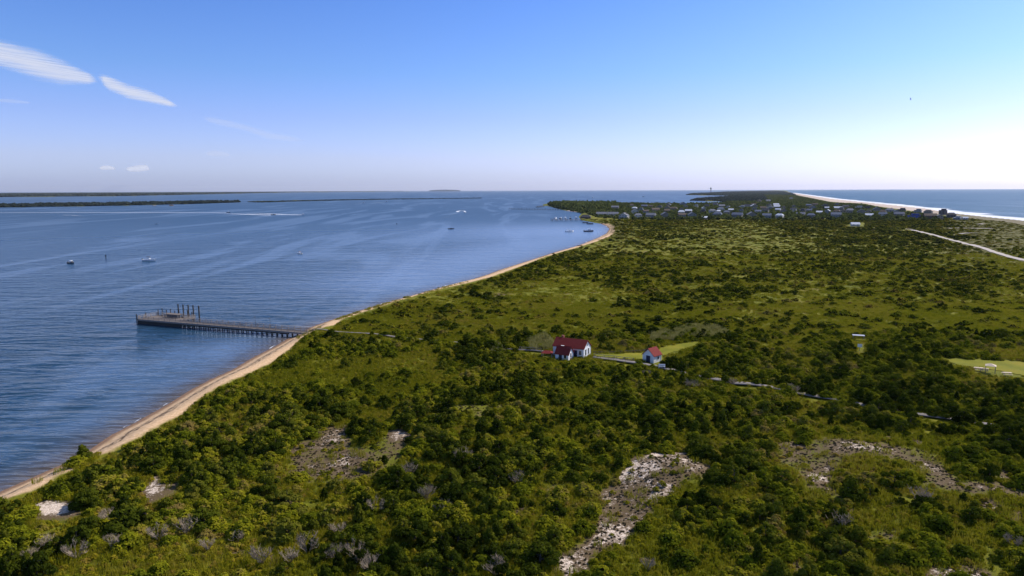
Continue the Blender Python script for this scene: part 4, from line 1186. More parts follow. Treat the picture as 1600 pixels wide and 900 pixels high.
# low red shelter roof left of the cottage
sp_ = P(855, 559, 2.45); shl = empty('shelter', (sp_.x, sp_.y, float(ground_z(sp_.x, sp_.y)[0])), R(-12), 'low open shelter with red roof left of the white cottage', 'shelter')
MB().add([(-1.5,-1.2,1.35),(1.5,-1.2,1.35),(1.5,1.2,1.35),(-1.5,1.2,1.35),(-.7,0,1.95),(.7,0,1.95)], [(0,1,5,4),(1,2,5),(2,3,4,5),(3,0,4),(0,3,2,1)]).build('roof', MAT['red_roof'], shl)
for sx in (-1.3, 1.3):
    for sy in (-1, 1): MB().box(sx - .07, sx + .07, sy - .07, sy + .07, -.2, 1.348).build('post', MAT['deckwood'], shl)

# ------------------------------------------------------------------ boardwalks with rails
def boardwalk(line, width, label, rails=None, h=.3):
    t = empty('boardwalk', P(*line[0], 2.3), 0, label, 'boardwalk')
    o, pts = strip('deck', line, width, h, MAT['plank'], step_m=1.2)
    o.parent = t; o.matrix_parent_inverse = Matrix.Translation(-t.location)
    sol = o.modifiers.new('thick', 'SOLIDIFY'); sol.thickness = .12; sol.offset = -1
    return t, pts
def plank_material():
    t = NT('weathered_planks'); p = t.pos()
    w = t.n('ShaderNodeTexWave', {'Vector': p, 'Scale': 1.6, 'Distortion': .6}, wave_type='BANDS').outputs['Fac']; n = t.noise(p, 2.5, 4)
    c = t.mix(n, (.30, .27, .25), (.48, .44, .41)); c = t.mix(t.math('MULTIPLY', t.step(w, .0, .12), .4), (.12, .1, .09), c)
    return t.out(t.principled(c, .9, w, .4, .02, .2))
MAT['plank'] = plank_material()
bA, ptsA = boardwalk(WALK_A, .9, 'grey boardwalk running from the pier foot to the cottage')
bB, ptsB = boardwalk(WALK_B, 1.8, 'pale boardwalk running from the cottage past the shed to the right')
def rail_fence(name, line, label, cat, h=1.05, gap=2.2, off=0.0, matr=None):
    a = np.asarray(line, float); w = unproj(a[:, 0], a[:, 1], 2.3)[:, :2]
    t = empty(name, (w[0][0], w[0][1], 2.3), 0, label, cat); L0 = Vector(t.location); prev = None; rl = MB()
    for i in range(len(w) - 1):
        n = max(1, int(np.hypot(*(w[i+1] - w[i])) / gap))
        for k in range(n + (i == len(w) - 2)):
            q = w[i] + (w[i+1] - w[i]) * k / n; z = float(ground_z(q[0], q[1])[0])
            b = Vector((q[0], q[1], z)) - L0
            MB().box(b.x - .06, b.x + .06, b.y - .06, b.y + .06, b.z - .3, b.z + h).build('post', matr or MAT['deckwood'], t)
            if prev is not None:
                for hh in (.95, .5): rl.bar(prev + Vector((0, 0, h * hh)), b + Vector((0, 0, h * hh)), .05, .11)
            prev = b
    rl.build('rail', matr or MAT['deckwood'], t)
    return t
MAT['fence'] = simple('dark_fence_wood', (.14, .12, .10), .9)
rail_fence('rail_fence', [(928,558.6),(960,562),(990,565.5)], 'grey post and rail fence along the lawn front right of the cottage', 'fence')
rail_fence('rail_fence', [(812,547.5),(846,551.5)], 'short grey railing beside the boardwalk left of the red shelter', 'fence')
rail_fence('rail_fence', [(927,551.2),(960,551.2),(1000,548.8),(1012,547)], 'low dark fence along the back edge of the lawn', 'fence', .55, 1.6, matr=MAT['fence'])
# white bench by the shed
bp = P(1034, 577.5, 2.45); bz = float(ground_z(bp.x, bp.y)[0]); bn = empty('bench', (bp.x, bp.y, bz + .4), R(-10), 'white bench beside the boardwalk below the shed', 'bench')
MB().box(-.8, .8, -.22, .22, .42, .5).build('seat', MAT['trim'], bn); MB().box(-.8, .8, .2, .26, .6, .95).build('backrest', MAT['trim'], bn)
for sx in (-.7, .7):
    MB().box(sx - .05, sx + .05, -.2, .26, 0, .418).build('leg', MAT['trim'], bn)
# information post: white board on post
sg_ = P(1343, 549, 2.5); sg_e = empty('sign_post', (sg_.x, sg_.y, float(ground_z(sg_.x, sg_.y)[0])), R(-25), 'small white sign on a grey post among the dark thickets', 'sign')
MB().box(-.07, .07, -.05, .05, -.3, 1.9).build('post', MAT['deckwood'], sg_e)
MB().box(-.55, .55, -.09, -.053, 1.0, 1.85).build('board', MAT['trim'], sg_e)
vb = P(1341, 530.3, 2.5); ve = empty('low_shelter', (vb.x, vb.y, float(ground_z(vb.x, vb.y)[0])), R(-20), 'low grey flat roof in the grass beyond the white sign', 'shelter')
MB().box(-1.6, 1.6, -.9, .9, 1.3, 1.42).build('roof', siding('grey_metal', (.42, .43, .46)), ve)
for sx in (-1.4, 1.4):
    for sy in (-.7, .7): MB().box(sx - .06, sx + .06, sy - .06, sy + .06, -.2, 1.298).build('post', MAT['deckwood'], ve)
# picnic tables on the right lawn
MAT['newwood'] = simple('pale_sawn_wood', (.58, .46, .33), .8, .2, 3)
def picnic(u, v, rz, label, L=1.9, rise=0.0):
    p = P(u, v, 2.5); t = empty('picnic_table', (p.x, p.y, float(ground_z(p.x, p.y)[0]) + .1 + rise), R(rz), label, 'picnic table', 'picnic tables on the lawn')
    MB().box(-L/2, L/2, -.4, .4, .72, .77).build('tabletop', MAT['newwood'], t)
    for sy in (-1, 1): MB().box(-L/2, L/2, sy * .72 - .14, sy * .72 + .14, .42, .47).build('bench_seat', MAT['newwood'], t)
    for sx in (-L/2 + .3, L/2 - .3):
        MB().bar((sx, -.62, 0), (sx, -.22, .718), .09, .05).bar((sx, .62, 0), (sx, .22, .718), .09, .05).bar((sx, -.8, .38), (sx, .8, .38), .09, .07).build('frame', MAT['deckwood'], t)
picnic(1529, 579.5, -22, 'left picnic table of pale wood beside the little pavilion'); picnic(1537, 581, -30, 'picnic table of pale wood close under the little pavilion')
picnic(1573, 588, -15, 'low picnic table at the right edge of the lawn')
pp = P(1547, 582.5, 2.5); pav = empty('pavilion', (pp.x, pp.y, float(ground_z(pp.x, pp.y)[0])), R(-35), 'little open pavilion with pale roof on the right lawn', 'pavilion')
MB().add([(-1.1,-1.1,1.75),(1.1,-1.1,1.75),(1.1,1.1,1.75),(-1.1,1.1,1.75),(0,0,2.25)], [(0,1,4),(1,2,4),(2,3,4),(3,0,4),(0,3,2,1)]).build('roof', MAT['newwood'], pav)
for sx in (-.95, .95):
    for sy in (-.95, .95): MB().box(sx - .06, sx + .06, sy - .06, sy + .06, -.2, 1.748).build('post', MAT['deckwood'], pav)

# ------------------------------------------------------------------ the pier
MAT['pile'] = simple('wet_pile_wood', (.055, .048, .042), .9, .3, 3)
MAT['pierdeck'] = simple('pier_deck_boards', (.17, .14, .12), .9, .3, 2)
MAT['pierpale'] = simple('pier_rail_wood', (.27, .23, .20), .9, .25, 3)  # paler wood of the railings, posts and stringer
A_ = P(481, 519, 1.6); B_ = P(221, 497.5, 1.6)
pl = (B_ - A_).length; prz = math.atan2(B_.y - A_.y, B_.x - A_.x)
pier = empty('pier', (A_.x, A_.y, 0), prz, 'long grey timber pier with railings running out over the bay', 'pier')
DZ = 1.7; PW = 3.2
MB().box(-1.5, pl, -PW/2, PW/2, DZ - .12, DZ).build('deck', MAT['pierdeck'], pier)
HX = pl - 18.0                                              # the wide head lies on the far side (local -y)
MB().box(HX, pl, -PW/2 - 5.2, -PW/2 - .003, DZ - .13, DZ - .01).build('head_deck', MAT['pierdeck'], pier)
MB().box(-1.5, pl, PW/2 + .003, PW/2 + .12, DZ - .55, DZ - .02).box(-1.5, HX, -PW/2 - .12, -PW/2 - .003, DZ - .55, DZ - .14).build('stringer', MAT['pierpale'], pier)
MB().box(6.0, pl + .05, PW/2 - .15, PW/2 - .02, DZ - 1.0, DZ - .56).box(HX - 2, pl + .05, PW/2 - .15, PW/2 - .02, -.3, DZ - 1.003).build('shade_boards', MAT['pile'], pier)  # boards added for the dark reflection and shade band under the pier
for i, xx in enumerate(np.arange(1.0, pl, 2.0)):
    b = MB()
    for yy in (-PW/2 + .15, PW/2 - .15): b.tube((xx, yy, -2), (xx, yy, DZ - .13), .17, .16, 8)
    b.box(xx - .13, xx + .13, -PW/2 - .1, PW/2 + .1, DZ - .42, DZ - .125); b.build('pile_bent', MAT['pile'], pier)
for xx in np.arange(HX + 1, pl, 4.2):
    b = MB()
    for yy in (-PW/2 - 4.9, -PW/2 - 2.6): b.tube((xx, yy, -2), (xx, yy, DZ - .14), .17, .16, 8)
    b.build('head_piles', MAT['pile'], pier)
def rails(name, pts, gap=2.4, hh=1.1):
    rl = MB(); post = MB()
    for (a, b) in zip(pts[:-1], pts[1:]):
        a = Vector((*a, DZ)); b = Vector((*b, DZ)); n = max(1, int((b - a).length / gap))
        for k in range(n + 1):
            q = a + (b - a) * k / n; post.box(q.x - .07, q.x + .07, q.y - .07, q.y + .07, DZ + .002, DZ + hh)
        for z in (.3, .68): rl.bar(a + Vector((0, 0, z)), b + Vector((0, 0, z)), .05, .16)
        rl.bar(a + Vector((0, 0, hh + .03)), b + Vector((0, 0, hh + .03)), .2, .06)
    r = rl.build(name, MAT['pierpale'], pier); post.build('rail_posts', MAT['pierpale'], r)
rails('railing', [(-1, PW/2 - .12), (pl - .1, PW/2 - .12)]); rails('railing', [(-1, -PW/2 + .12), (HX, -PW/2 + .12), (HX + .1, -PW/2 - 5.0), (pl - .1, -PW/2 - 5.0), (pl - .1, PW/2 - .3)])
for k, xx in enumerate(np.linspace(HX + 2, pl - .2, 9)):
    MB().tube((xx, -PW/2 - 5.45, -2), (xx, -PW/2 - 5.45, DZ + 2.0 + .5 * (k % 2)), .17, .15, 8).build('fender_pile', MAT['pile'], pier)
for xx, yy in ((pl + .1, PW/2 + .25), (pl + .1, -PW/2 - .4)): MB().tube((xx, yy, -2), (xx, yy, DZ + 1.7), .18, .16, 8).build('fender_pile', MAT['pile'], pier)
for xx in (16, 22):
    lp = MB().tube((xx, -PW/2 - .1, DZ - .3), (xx, -PW/2 - .1, DZ + 3.2), .05, .04, 6).box(xx - .12, xx + .12, -PW/2 - .1, -PW/2 + .5, DZ + 3.15, DZ + 3.25); lp.build('lamp_pole', MAT['pile'], pier)
# things on the pier head
def pier_bench(x, y, rz, label):
    t = empty('pier_bench', pier.matrix_basis @ Vector((x, y, DZ)), prz + rz, label, 'bench', 'benches on the pier head')
    MB().box(-1, 1, -.25, .25, .42, .48).build('seat', MAT['newwood'], t); MB().box(-1, 1, .22, .28, .6, .95).build('backrest', MAT['newwood'], t)
    for sx in (-.8, .8): MB().box(sx - .05, sx + .05, -.22, .27, 0, .418).build('leg', MAT['deckwood'], t)
bpy.context.view_layer.update()
pier_bench(HX + 4, -PW/2 - 4.2, 3.14, 'pale wooden bench on the pier head nearest the tall piles'); pier_bench(HX + 14, -PW/2 - 4.2, 3.14, 'pale wooden bench in the middle of the pier head')
kx = empty('pier_shelter', pier.matrix_basis @ Vector((HX + 8, -PW/2 - 3.0, DZ)), prz, 'low brown slatted shelter on the pier head', 'shelter')
MB().box(-3.2, 3.2, -1.1, 1.1, 1.25, 1.35).build('roof', MAT['pierdeck'], kx)
MB().box(-3.1, 3.1, -.05, .05, .05, 1.2).build('back_wall', MAT['deckwood'], kx)
for sx in (-3, 0, 3):
    for sy in (-.95, .95): MB().box(sx - .07, sx + .07, sy - .07, sy + .07, 0, 1.248).build('post', MAT['deckwood'], kx)
# five tall mooring piles off the inner side of the head
for k, (u, v, vt) in enumerate(((279.5,496,475.5),(287.3,497,476),(295.3,498,476.5),(303,499,477.2),(311.8,500.5,477.8))):
    p = P(u, v, 0); m = float(proj(np.array(p))[2]) / F; hh = (v - vt) * m
    o = MB().tube((0, 0, -2), (0, 0, hh), .26, .23, 10).tube((0, 0, hh + .002), (0, 0, hh + .22), .25, .04, 10).build('mooring_pile', MAT['pile'])
    o.location = p; tag(o, ['leftmost', 'second', 'middle', 'fourth', 'rightmost'][k] + ' tall dark mooring pile of the five beside the pier head', 'mooring pile', 'tall mooring piles beside the pier')

# ------------------------------------------------------------------ boats and wakes
MAT['hull_w'] = simple('white_gelcoat', (.80, .80, .80), .3, .04, 2, .5); MAT['hull_d'] = simple('dark_hull_paint', (.02, .03, .06), .35, .1, 2, .5)
MAT['canvas'] = simple('dark_canvas', (.03, .035, .06), .9); MAT['tan'] = simple('tan_canvas', (.42, .25, .16), .9); MAT['motor'] = simple('black_cowling', (.015, .015, .015), .4)
MAT['alu'] = simple('mast_metal', (.55, .56, .58), .4, .1, 2, .5, .6)
def hull_mesh(L, B, D):
    vs = []; n = 9
    for i in range(n):
        f = i / (n - 1); b = B / 2 * (1 - max(0, (f - .45) / .55) ** 2.2); x = -L / 2 + L * f; sh = .18 * D * f * f
        vs += [(x, -b, D * .62 + sh), (x, -b * .82, 0), (x - (.0 if i < n - 1 else .12 * L), 0, -.22 * D), (x, b * .82, 0), (x, b, D * .62 + sh)]
    fs = []
    for i in range(n - 1):
        for k in range(4): fs.append((i*5+k, i*5+k+1, (i+1)*5+k+1, (i+1)*5+k))
    fs.append((0, 1, 2, 3, 4))
    dv = [(i*5, i*5+4) for i in range(n)]
    return vs, fs, n
def boat(u, v, L, hd, hullm, style, label, topm='canvas', name='motorboat'):
    p = P(u, v, 0); t = empty(name, (p.x, p.y, .02), R(hd), label, 'boat'); B = L * .33; D = L * .20
    vs, fs, n = hull_mesh(L, B, D)
    MB().add(vs, fs).build('hull', MAT[hullm], t, False)
    dk = MB(); top = [(i*5, i*5+4) for i in range(n)]
    dvs = []; 
    for a, b in top: dvs += [(vs[a][0], vs[a][1] * .96, vs[a][2] - .06 * D), (vs[b][0], vs[b][1] * .96, vs[b][2] - .06 * D)]
    dk.add(dvs, [(2*i, 2*i+1, 2*i+3, 2*i+2) for i in range(n - 1)]); dk.build('deck', MAT['hull_w'], t)
    z = D * .6
    if style == 'cabin':
        MB().prism([(-L*.12, z), (L*.24, z), (L*.14, z + .16*L), (-L*.10, z + .17*L)], -B*.34, B*.34).build('cabin', MAT['hull_w'], t)
        MB().add([(L*.245, -B*.3, z+.03*L), (L*.245, B*.3, z+.03*L), (L*.152, B*.3, z+.15*L), (L*.152, -B*.3, z+.15*L)], [(0,1,2,3)]).build('windshield', MAT['glass'], t)
        MB().box(-L*.16, L*.12, -B*.38, B*.38, z + .172*L, z + .19*L).build('cabin_top', MAT['hull_w'], t)
    elif style == 'bimini':
        MB().prism([(-L*.02, z), (L*.1, z), (L*.07, z + .1*L), (0, z + .1*L)], -B*.16, B*.16).build('console', MAT['hull_w'], t)
        MB().prism([(-L*.22, z+.19*L), (L*.14, z+.19*L), (L*.1, z+.215*L), (-L*.18, z+.215*L)], -B*.4, B*.4).build('bimini_top', MAT[topm], t)
        f = MB()
        for sx in (-L*.2, L*.12):
            for sy in (-B*.38, B*.38): f.tube((sx*.8, sy, z), (sx, sy, z+.19*L), .025, .025, 5)
        f.build('frame', MAT['alu'], t)
    elif style == 'sail':
        MB().prism([(-L*.05, z), (L*.25, z), (L*.18, z+.07*L), (-L*.05, z+.09*L)], -B*.28, B*.28).build('cabin', MAT['hull_w'], t)
        MB().tube((L*.08, 0, z), (L*.08, 0, 1.32*L), .08, .05, 6).build('mast', MAT['alu'], t)
        bo = MB().tube((L*.08, 0, z+.16*L), (-L*.36, 0, z+.15*L), .05, .05, 6).build('boom', MAT['alu'], t)
        MB().tube((L*.05, 0, z+.185*L), (-L*.34, 0, z+.175*L), .11, .07, 7).build('furled_sail', MAT['hull_w'], bo)
        MB().tube((L*.47, 0, z+.1*D), (L*.08, 0, 1.28*L), .015, .015, 4).tube((-L*.48, 0, z), (L*.08, 0, 1.31*L), .015, .015, 4).build('rigging', MAT['alu'], t)
    else:
        MB().prism([(-L*.04, z), (L*.06, z), (L*.04, z + .1*L), (-.01*L, z + .1*L)], -B*.15, B*.15).build('console', MAT['hull_d'], t)
        MB().box(-L*.2, -L*.1, -B*.3, B*.3, z - .1*D, z + .06*L).build('seat', MAT['canvas'], t)
    if style != 'sail': MB().box(-L*.56, -L*.5, -.16, .16, D*.1, D*.95).box(-L*.545, -L*.52, -.07, .07, -.5*D, D*.1).build('outboard_motor', MAT['motor'], t)
    return t
boat(111,411.5,6.0,-25,'hull_d','cabin','white cabin boat with dark hull anchored at the far left of the bay')
boat(233,407.5,8.2,3,'hull_w','bimini','white boat with dark canopy anchored off the pier')
boat(468,396.5,4.6,150,'hull_w','bimini','small white boat with tan canopy alone in the middle of the bay','tan')
boat(705,358,7.0,20,'hull_d','open','dark open boat alone off the cove mouth')
b_ = boat(890,362.3,10.5,25,'hull_w','sail','white sailboat with bare mast moored in the cove',name='sailboat')
boat(920,362,10.5,5,'hull_d','cabin','dark launch moored in the cove beside the sailboat')
boat(922,350.3,8.5,-8,'hull_d','open','dark open boat drawn up off the curved cove beach')
boat(915,348.4,8.0,10,'hull_d','bimini','covered dark boat by the cove beach near the marina')
boat(357,332.2,8.5,-3,'hull_d','cabin','dark motorboat at the head of the long wake at left')
boat(427.5,336,9.5,-2,'hull_d','cabin','dark motorboat speeding right between the two white wakes')
boat(473,335.7,8.5,-2,'hull_w','cabin','white motorboat leading the rightmost of the speeding boats')
boat(926,309,16,170,'hull_w','cabin','bright white motorboat on the open bay beyond the headland')
boat(1005,307.5,16,175,'hull_w','cabin','white motorboat far out above the village trees')
boat(727,331.8,6.5,60,'hull_w','open','small boat turning in a curl of white foam')
boat(568,317.3,12,-5,'hull_w','cabin','distant white motorboat below the thin sandbar')
boat(604,316.0,13,-5,'hull_w','cabin','distant white motorboat just under the sandbar tip')
boat(245,350.6,5.5,0,'hull_w','open','faint open skiff in the left bay beyond the canopy boat')
boat(180,307.8,22,0,'hull_w','cabin','white vessel close to the far mainland shore')

def wake_material():
    t = NT('wake_foam'); tc = t.n('ShaderNodeTexCoord').outputs['Object']
    n = t.noise(t.scaled(tc, (.16, .5, 1)), 1.0, 4, .7); a = t.attr('fade')
    f = t.step(t.math('ADD', a, t.math('MULTIPLY', t.math('SUBTRACT', n, .5), 1.1)), .35, .75)
    d = t.n('ShaderNodeBsdfDiffuse', {0: (.80, .82, .86, 1)}).outputs[0]; tr = t.n('ShaderNodeBsdfTransparent').outputs[0]
    return t.out(t.n('ShaderNodeMixShader', {0: f, 1: tr, 2: d}).outputs[0])
MAT['wake'] = wake_material()
def wake(line, w0, w1, label, f0=1.0, f1=.35):
    a = np.asarray(line, float); w = unproj(a[:, 0], a[:, 1], 0)[:, :2]; pts = []
    for i in range(len(w) - 1):
        for k in range(14): pts.append(w[i] + (w[i+1] - w[i]) * k / 14)
    pts.append(w[-1]); pts = np.array(pts); n = len(pts)
    t = np.gradient(pts, axis=0); t /= np.hypot(t[:, 0], t[:, 1])[:, None]; nr_ = np.stack([-t[:, 1], t[:, 0]], -1)
    f = np.linspace(0, 1, n); wd = (w0 + (w1 - w0) * f); o0 = pts[0]
    V = []; fade = []
    for k, e in ((-1, -.25), (-.5, 0), (0, .05), (.5, 0), (1, -.25)):
        q = pts + nr_ * (wd * k / 2)[:, None] - o0; V.append(np.column_stack([q, np.full(n, .035)])); fade.append(f0 + (f1 - f0) * f + e)
    V = np.stack(V, 1); fade = np.stack(fade, 1); ii = np.arange(n * 5).reshape(n, 5)
    q = np.stack([ii[:-1, :-1], ii[:-1, 1:], ii[1:, 1:], ii[1:, :-1]], -1).reshape(-1, 4)
    o = link_mesh('wake', np_mesh('wake', V.reshape(-1, 3), q, {'fade': fade}), MAT['wake']); o.location = (o0[0], o0[1], 0)
    tag(o, label, 'wake')
wake([(355,332.3),(250,332.0),(120,332.0),(-120,332.4)], 8, 13, 'long thin white wake trailing left behind the dark motorboat', 1.1, .5)
wake([(425,336.1),(400,335.4),(366,334.2),(340,333.6)], 9, 16, 'white wake of the dark motorboat between the speeding boats', 1.05, .35)
wake([(471,335.8),(445,335.2),(415,333.8),(385,333)], 8, 15, 'white wake of the rightmost speeding motorboat', 1.05, .4)
wake([(727,331.5),(726,329.8),(720,329.2),(714,330.2),(716,331.0)], 3, 7, 'curl of white foam left by the turning boat', 1.0, .75)
wake([(715,332),(700,338),(680,346),(660,352)], 8, 16, 'faded wake trail leading down from the foam curl', .34, .2)
wake([(928,309.0),(937,309.1),(950,309.3)], 10, 14, 'short white wake right of the bright motorboat', 1.0, .4)
wake([(1003,307.7),(997,307.9),(985,308.2)], 10, 16, 'pale wake of the motorboat far above the village', .7, .4)
wake([(566,317.5),(556,317.7),(545,317.9)], 9, 12, 'pale wake of the distant boat below the sandbar', .7, .35)
wake([(601,316.2),(592,316.1),(580,316.2)], 10, 12, 'bright streak of wake under the sandbar tip', .85, .5)
wake([(98,336),(112,336.2),(128,337.6)], 6, 9, 'small white breaking patch on the left of the bay', .62, .4)
# channel markers
def buoy(u, v, hh, label):
    p = P(u, v, 0); t = empty('channel_marker', (p.x, p.y, 0), 0, label, 'channel marker')
    MB().tube((0, 0, -1), (0, 0, hh), .22, .2, 8).build('pile', MAT['pile'], t); MB().box(-.5, .5, -.06, .06, hh - .9, hh + .15).box(-.06, .06, -.5, .5, hh - .9, hh + .15).build('daymark', MAT['hull_d'], t)
buoy(165.5, 403.3, 2.1, 'dark channel marker standing in the water between two boats at left'); buoy(620, 351.3, 2.0, 'small dark channel marker in the open middle bay')

# jetties of the marina
def jetty(line, label, width=3.0, boats=()):
    a = np.asarray(line, float); w = unproj(a[:, 0], a[:, 1], 1.6)[:, :2]; o0 = Vector((w[0][0], w[0][1], 0))
    t = empty('jetty', o0, 0, label, 'jetty'); dk = MB(); pl_ = MB()
    for i in range(len(w) - 1):
        A = Vector((w[i][0], w[i][1], 1.6)) - o0; B = Vector((w[i+1][0], w[i+1][1], 1.6)) - o0
        dk.bar(A, B, width, .35); n = max(2, int((B - A).length / 7)); d = (B - A).normalized(); q = Vector((-d.y, d.x, 0)) * width * .5
        for k in range(n + 1):
            for s_ in (-1, 1):
                c = A + (B - A) * k / n + q * s_ * 1.06; pl_.tube((c.x, c.y, -2), (c.x, c.y, 2.9 + .7 * ((k * 7 + s_) % 3)), .28, .26, 6)
    dk.build('deck', MAT['deckwood'], t); pl_.build('piles', MAT['pile'], t)
    return t
jetty([(908,343),(885,343.4),(862,343.8)], 'long low marina jetty with dark piles reaching left from the quay', 5)
jetty([(876,327.6),(840,327.0),(815,326.6),(796,326.2)], 'thin dark breakwater running out left of the headland', 3.5)
jetty([(850,322.3),(838,323.4)], 'short stub jetty at the headland point', 3)
for k, (u, v, L, hm, st, lb) in enumerate(((868,342.2,10,'hull_w','cabin','white cruiser moored at the outer end of the marina jetty'), (876,342,9,'hull_d','cabin','dark boat moored second along the marina jetty'),
    (883,341.6,12,'hull_w','sail','yacht with mast moored in the middle of the marina jetty'), (891,341.6,10,'hull_d','bimini','dark canopy boat moored near the marina quay'), (900,341.2,10,'hull_w','cabin','white cruiser moored against the marina quay'))):
    boat(u, v, L, 60 + 10 * k, hm, st, lb, name='sailboat' if st == 'sail' else 'moored_boat')
# buildings on the marsh island
house(241, 320.6, 5, 'white', 'grey', 'gable', 'lone pale house on the low island in the bay', 1); house(268, 320.3, 7, 'tan', 'brown', 'hip', 'brown-roofed house on the low island in the bay', 1)

# a gull in the right sky
gp = EYE + 170 * (fw + ((1423 - 800) / F) * rt + ((450 - 155) / F) * up)
g_ = MB(); g_.add([(-.28,0,0),(-.1,.05,.03),(.18,.04,.02),(.3,0,0),(.18,-.04,.02),(-.1,-.05,.03),(0,0,-.07),(0,0,.07)], [(0,1,7),(1,2,7),(2,3,7),(3,4,7),(4,5,7),(5,0,7),(1,0,6),(2,1,6),(3,2,6),(4,3,6),(5,4,6),(0,5,6)])
for s_ in (-1, 1): g_.add([(-.08, s_*.04, .02), (.1, s_*.04, .02), (.12, s_*.38, .17), (.0, s_*.38, .17), (.0, s_*.74, .08), (-.04, s_*.74, .08)], [(0,1,2,3),(3,2,4,5)])
go_ = g_.build('gull', simple('gull_feathers', (.16, .16, .17), .9)); go_.location = gp; go_.rotation_euler = (R(20), 0, R(150)); tag(go_, 'lone dark gull gliding in the pale sky at right', 'bird')

# ------------------------------------------------------------------ clouds: thin sheets of ice cloud, far off and high
def cloud_material(name, dens, sx, sy, det=5):
    t = NT(name); tc = t.n('ShaderNodeTexCoord').outputs['Object']; a = t.attr('thick')
    rotd = t.n('ShaderNodeMapping', {'Vector': tc, 'Rotation': (0, 0, R(-58))}).outputs[0]      # fibres run along the wisps
    n = t.noise(t.scaled(rotd, (sx, sy, 1)), 1.0, det, .68, 1.6)
    f = t.step(t.math('ADD', a, t.math('MULTIPLY', t.math('SUBTRACT', n, .5), 1.5)), .08, 1.15)
    f = t.math("MULTIPLY", f, t.step(a, .0, .65)); f = t.math('MULTIPLY', f, dens)
    d = t.n('ShaderNodeBsdfDiffuse', {0: (.95, .95, .95, 1)}).outputs[0]; tl = t.n('ShaderNodeBsdfTranslucent', {0: (.95, .95, .95, 1)}).outputs[0]
    m = t.n('ShaderNodeMixShader', {0: .6, 1: d, 2: tl}).outputs[0]; tr = t.n('ShaderNodeBsdfTransparent').outputs[0]
    return t.out(t.n('ShaderNodeMixShader', {0: f, 1: tr, 2: m}).outputs[0])
def at_alt(u, v, alt):
    u = np.asarray(u, float); v = np.asarray(v, float)
    d = fw + ((u - 800) / F)[..., None] * rt + ((450 - v) / F)[..., None] * up
    return EYE + d * ((alt - HC) / d[..., 2])[..., None]
def cloud(spine, alt, mat, label):
    """spine: (u, v, half thickness px) at a constant height above the sea"""
    a = np.asarray(spine, float); n = 60; s_ = np.linspace(0, len(a) - 1, n); k = np.minimum(s_.astype(int), len(a) - 2); f = (s_ - k)[:, None]; q = a[k] * (1 - f) + a[k + 1] * f
    m = 17; ks = np.linspace(-1, 1, m)
    U = np.repeat(q[:, 0:1], m, 1); V_ = q[:, 1:2] + ks[None, :] * q[:, 2:3]
    pt = at_alt(U, V_, alt); c = pt.reshape(-1, 3).mean(0)
    endf = np.clip(np.minimum(np.linspace(0, 1, n), np.linspace(1, 0, n)) * 7, 0, 1)
    if spine[0][0] <= 0: endf = np.clip(np.linspace(1, 0, n) * 7, 0, 1)
    th = (1 - np.abs(ks)[None, :] ** 1.6) * endf[:, None]
    ii = np.arange(n * m).reshape(n, m); qd = np.stack([ii[:-1, :-1], ii[:-1, 1:], ii[1:, 1:], ii[1:, :-1]], -1).reshape(-1, 4)
    o = link_mesh('cloud', np_mesh('cloud', pt.reshape(-1, 3) - c, qd, {'thick': th}, True), mat); o.location = c
    tag(o, label, 'cloud', None); o['kind'] = 'thing'
MAT['cirrus'] = cloud_material('cirrus', .86, .00042, .0021); MAT['puff'] = cloud_material('cumulus_puff', .8, .0012, .0012, 4); MAT['veil'] = cloud_material('cirrus_veil', .2, .0003, .0016)
cloud([(-60,70,30),(0,84,28),(50,98,31),(95,112,26),(130,121,15),(160,127,6)], 2600, MAT['cirrus'], 'broad white wisp of cirrus cloud at the upper left')
cloud([(148,117,6),(170,130,15),(200,143,15),(230,150,14),(258,159,9),(284,168,2)], 2600, MAT['cirrus'], 'narrow tapering white cloud wisp right of the broad wisp')
cloud([(154,263,1.5),(162,262,5),(172,262,5),(182,264,1.5)], 1500, MAT['puff'], 'small round white cloud puff low at left')
cloud([(194,264,2),(205,264,6),(218,263,8),(228,262,7),(236,265,2)], 1500, MAT['puff'], 'larger white cloud puff low over the far shore')
cloud([(310,182,4),(340,190,8),(385,200,7),(420,212,9),(490,222,4)], 2600, MAT['veil'], 'faint thin streak of cloud below the wisps')
cloud([(318,240,3),(335,240,7),(350,241,6),(362,243,2)], 1800, MAT['veil'], 'faint pale cloud smudge right of the puffs')
cloud([(-10,156,3),(20,158,5),(52,161,2)], 2600, MAT['veil'], 'faint short streak of cloud at the left edge')

# ------------------------------------------------------------------ sun and sky
SUN_EL, SUN_AZ = 40.0, 62.0                # azimuth from the view direction towards the right
sun = bpy.data.lights.new('sun', 'SUN'); sun.energy = 5.0; sun.angle = R(.53); sun.color = (1.0, .93, .83)
so = bpy.data.objects.new('sun', sun); C.objects.link(so)
sd = Vector((math.sin(R(SUN_AZ)) * math.cos(R(SUN_EL)), math.cos(R(SUN_AZ)) * math.cos(R(SUN_EL)), math.sin(R(SUN_EL))))
so.rotation_euler = sd.to_track_quat('Z', 'Y').to_euler(); so.location = (0, 0, 200)
wd_ = bpy.data.worlds.new('World'); bpy.context.scene.world = wd_; wd_.use_nodes = True
nt = wd_.node_tree; nt.nodes.clear()
sky = nt.nodes.new('ShaderNodeTexSky'); sky.sky_type = 'NISHITA'; sky.sun_disc = False
sky.sun_elevation = R(SUN_EL); sky.sun_rotation = R(SUN_AZ); sky.altitude = 0; sky.air_density = 1.0; sky.dust_density = 1.0; sky.ozone_density = 2.5
tcw = nt.nodes.new('ShaderNodeTexCoord'); sep = nt.nodes.new('ShaderNodeSeparateXYZ'); nt.links.new(tcw.outputs['Generated'], sep.inputs[0])
rp = nt.nodes.new('ShaderNodeValToRGB'); nt.links.new(sep.outputs['Z'], rp.inputs[0])       # sea-air tint: paler and bluer towards the horizon
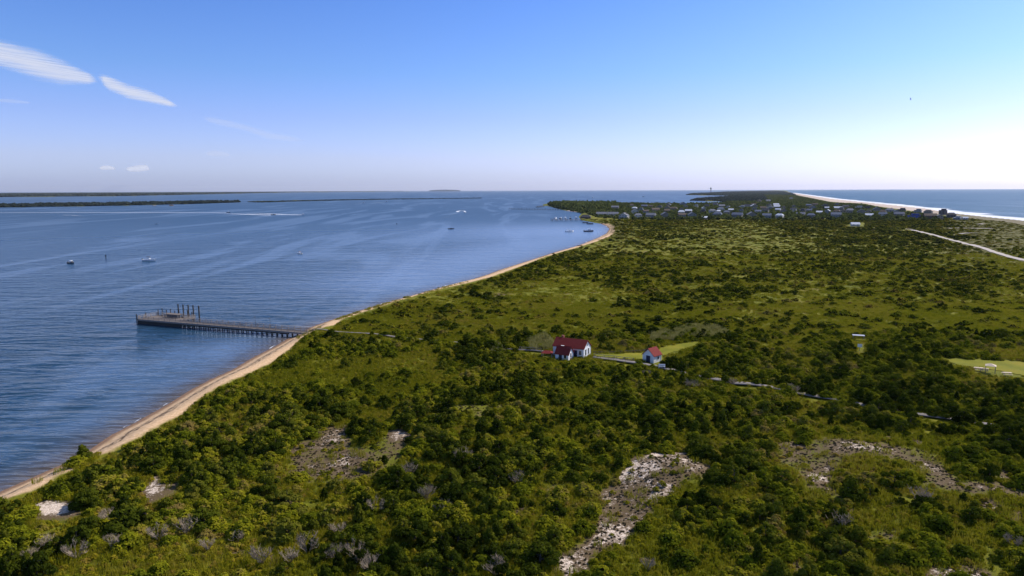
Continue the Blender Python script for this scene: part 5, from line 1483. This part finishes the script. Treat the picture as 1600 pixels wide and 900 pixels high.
TINT = [(0.0, (.57, .67, 1.30)), (.018, (.53, .61, 1.08)), (.045, (.53, .56, .92)), (.10, (.435, .48, .80)), (.16, (.335, .455, .73)), (.26, (.265, .405, .72)), (.45, (.42, .50, .66)), (.7, (.46, .50, .60))]
while len(rp.color_ramp.elements) < len(TINT): rp.color_ramp.elements.new(.5)
for el, (p_, c_) in zip(rp.color_ramp.elements, TINT): el.position = p_; el.color = (*c_, 1)
hs = nt.nodes.new('ShaderNodeVectorMath'); hs.operation = 'MULTIPLY'; nt.links.new(sky.outputs[0], hs.inputs[0]); nt.links.new(rp.outputs[0], hs.inputs[1])
bg = nt.nodes.new('ShaderNodeBackground'); bg.inputs[1].default_value = .15; hs2 = nt.nodes.new('ShaderNodeVectorMath'); hs2.operation = 'SCALE'; hs2.inputs['Scale'].default_value = 1.62; nt.links.new(hs.outputs[0], hs2.inputs[0]); hs = hs2
ow = nt.nodes.new('ShaderNodeOutputWorld')
nt.links.new(hs.outputs[0], bg.inputs[0]); nt.links.new(bg.outputs[0], ow.inputs[0])

# ------------------------------------------------------------------ sea haze: a shallow layer of moist air over the whole place
hz = NT('sea_haze')
vs_ = hz.n('ShaderNodeVolumeScatter', {'Color': (.86, .92, 1.0, 1), 'Density': 1.2e-5, 'Anisotropy': .25})
ho_ = hz.n('ShaderNodeOutputMaterial'); hz.t.links.new(vs_.outputs[0], ho_.inputs['Volume'])
hb_ = MB().box(-60000, 60000, -3000, 60000, -20, 420).build('haze', hz.m); tag(hb_, kind='structure')

sc = bpy.context.scene
sc.cycles.volume_bounces = 0
sc.render.engine = 'CYCLES'
sc.view_settings.view_transform = 'Standard'; sc.view_settings.look = 'None'; sc.view_settings.exposure = 0; sc.view_settings.gamma = 1
sc.cycles.max_bounces = 5; sc.cycles.diffuse_bounces = 2; sc.cycles.glossy_bounces = 2; sc.cycles.transparent_max_bounces = 8; sc.cycles.transmission_bounces = 3
sc.cycles.use_denoising = True; sc.cycles.denoiser = 'OPENIMAGEDENOISE'; sc.cycles.denoising_input_passes = 'RGB_ALBEDO_NORMAL'; sc.cycles.denoising_prefilter = 'ACCURATE'
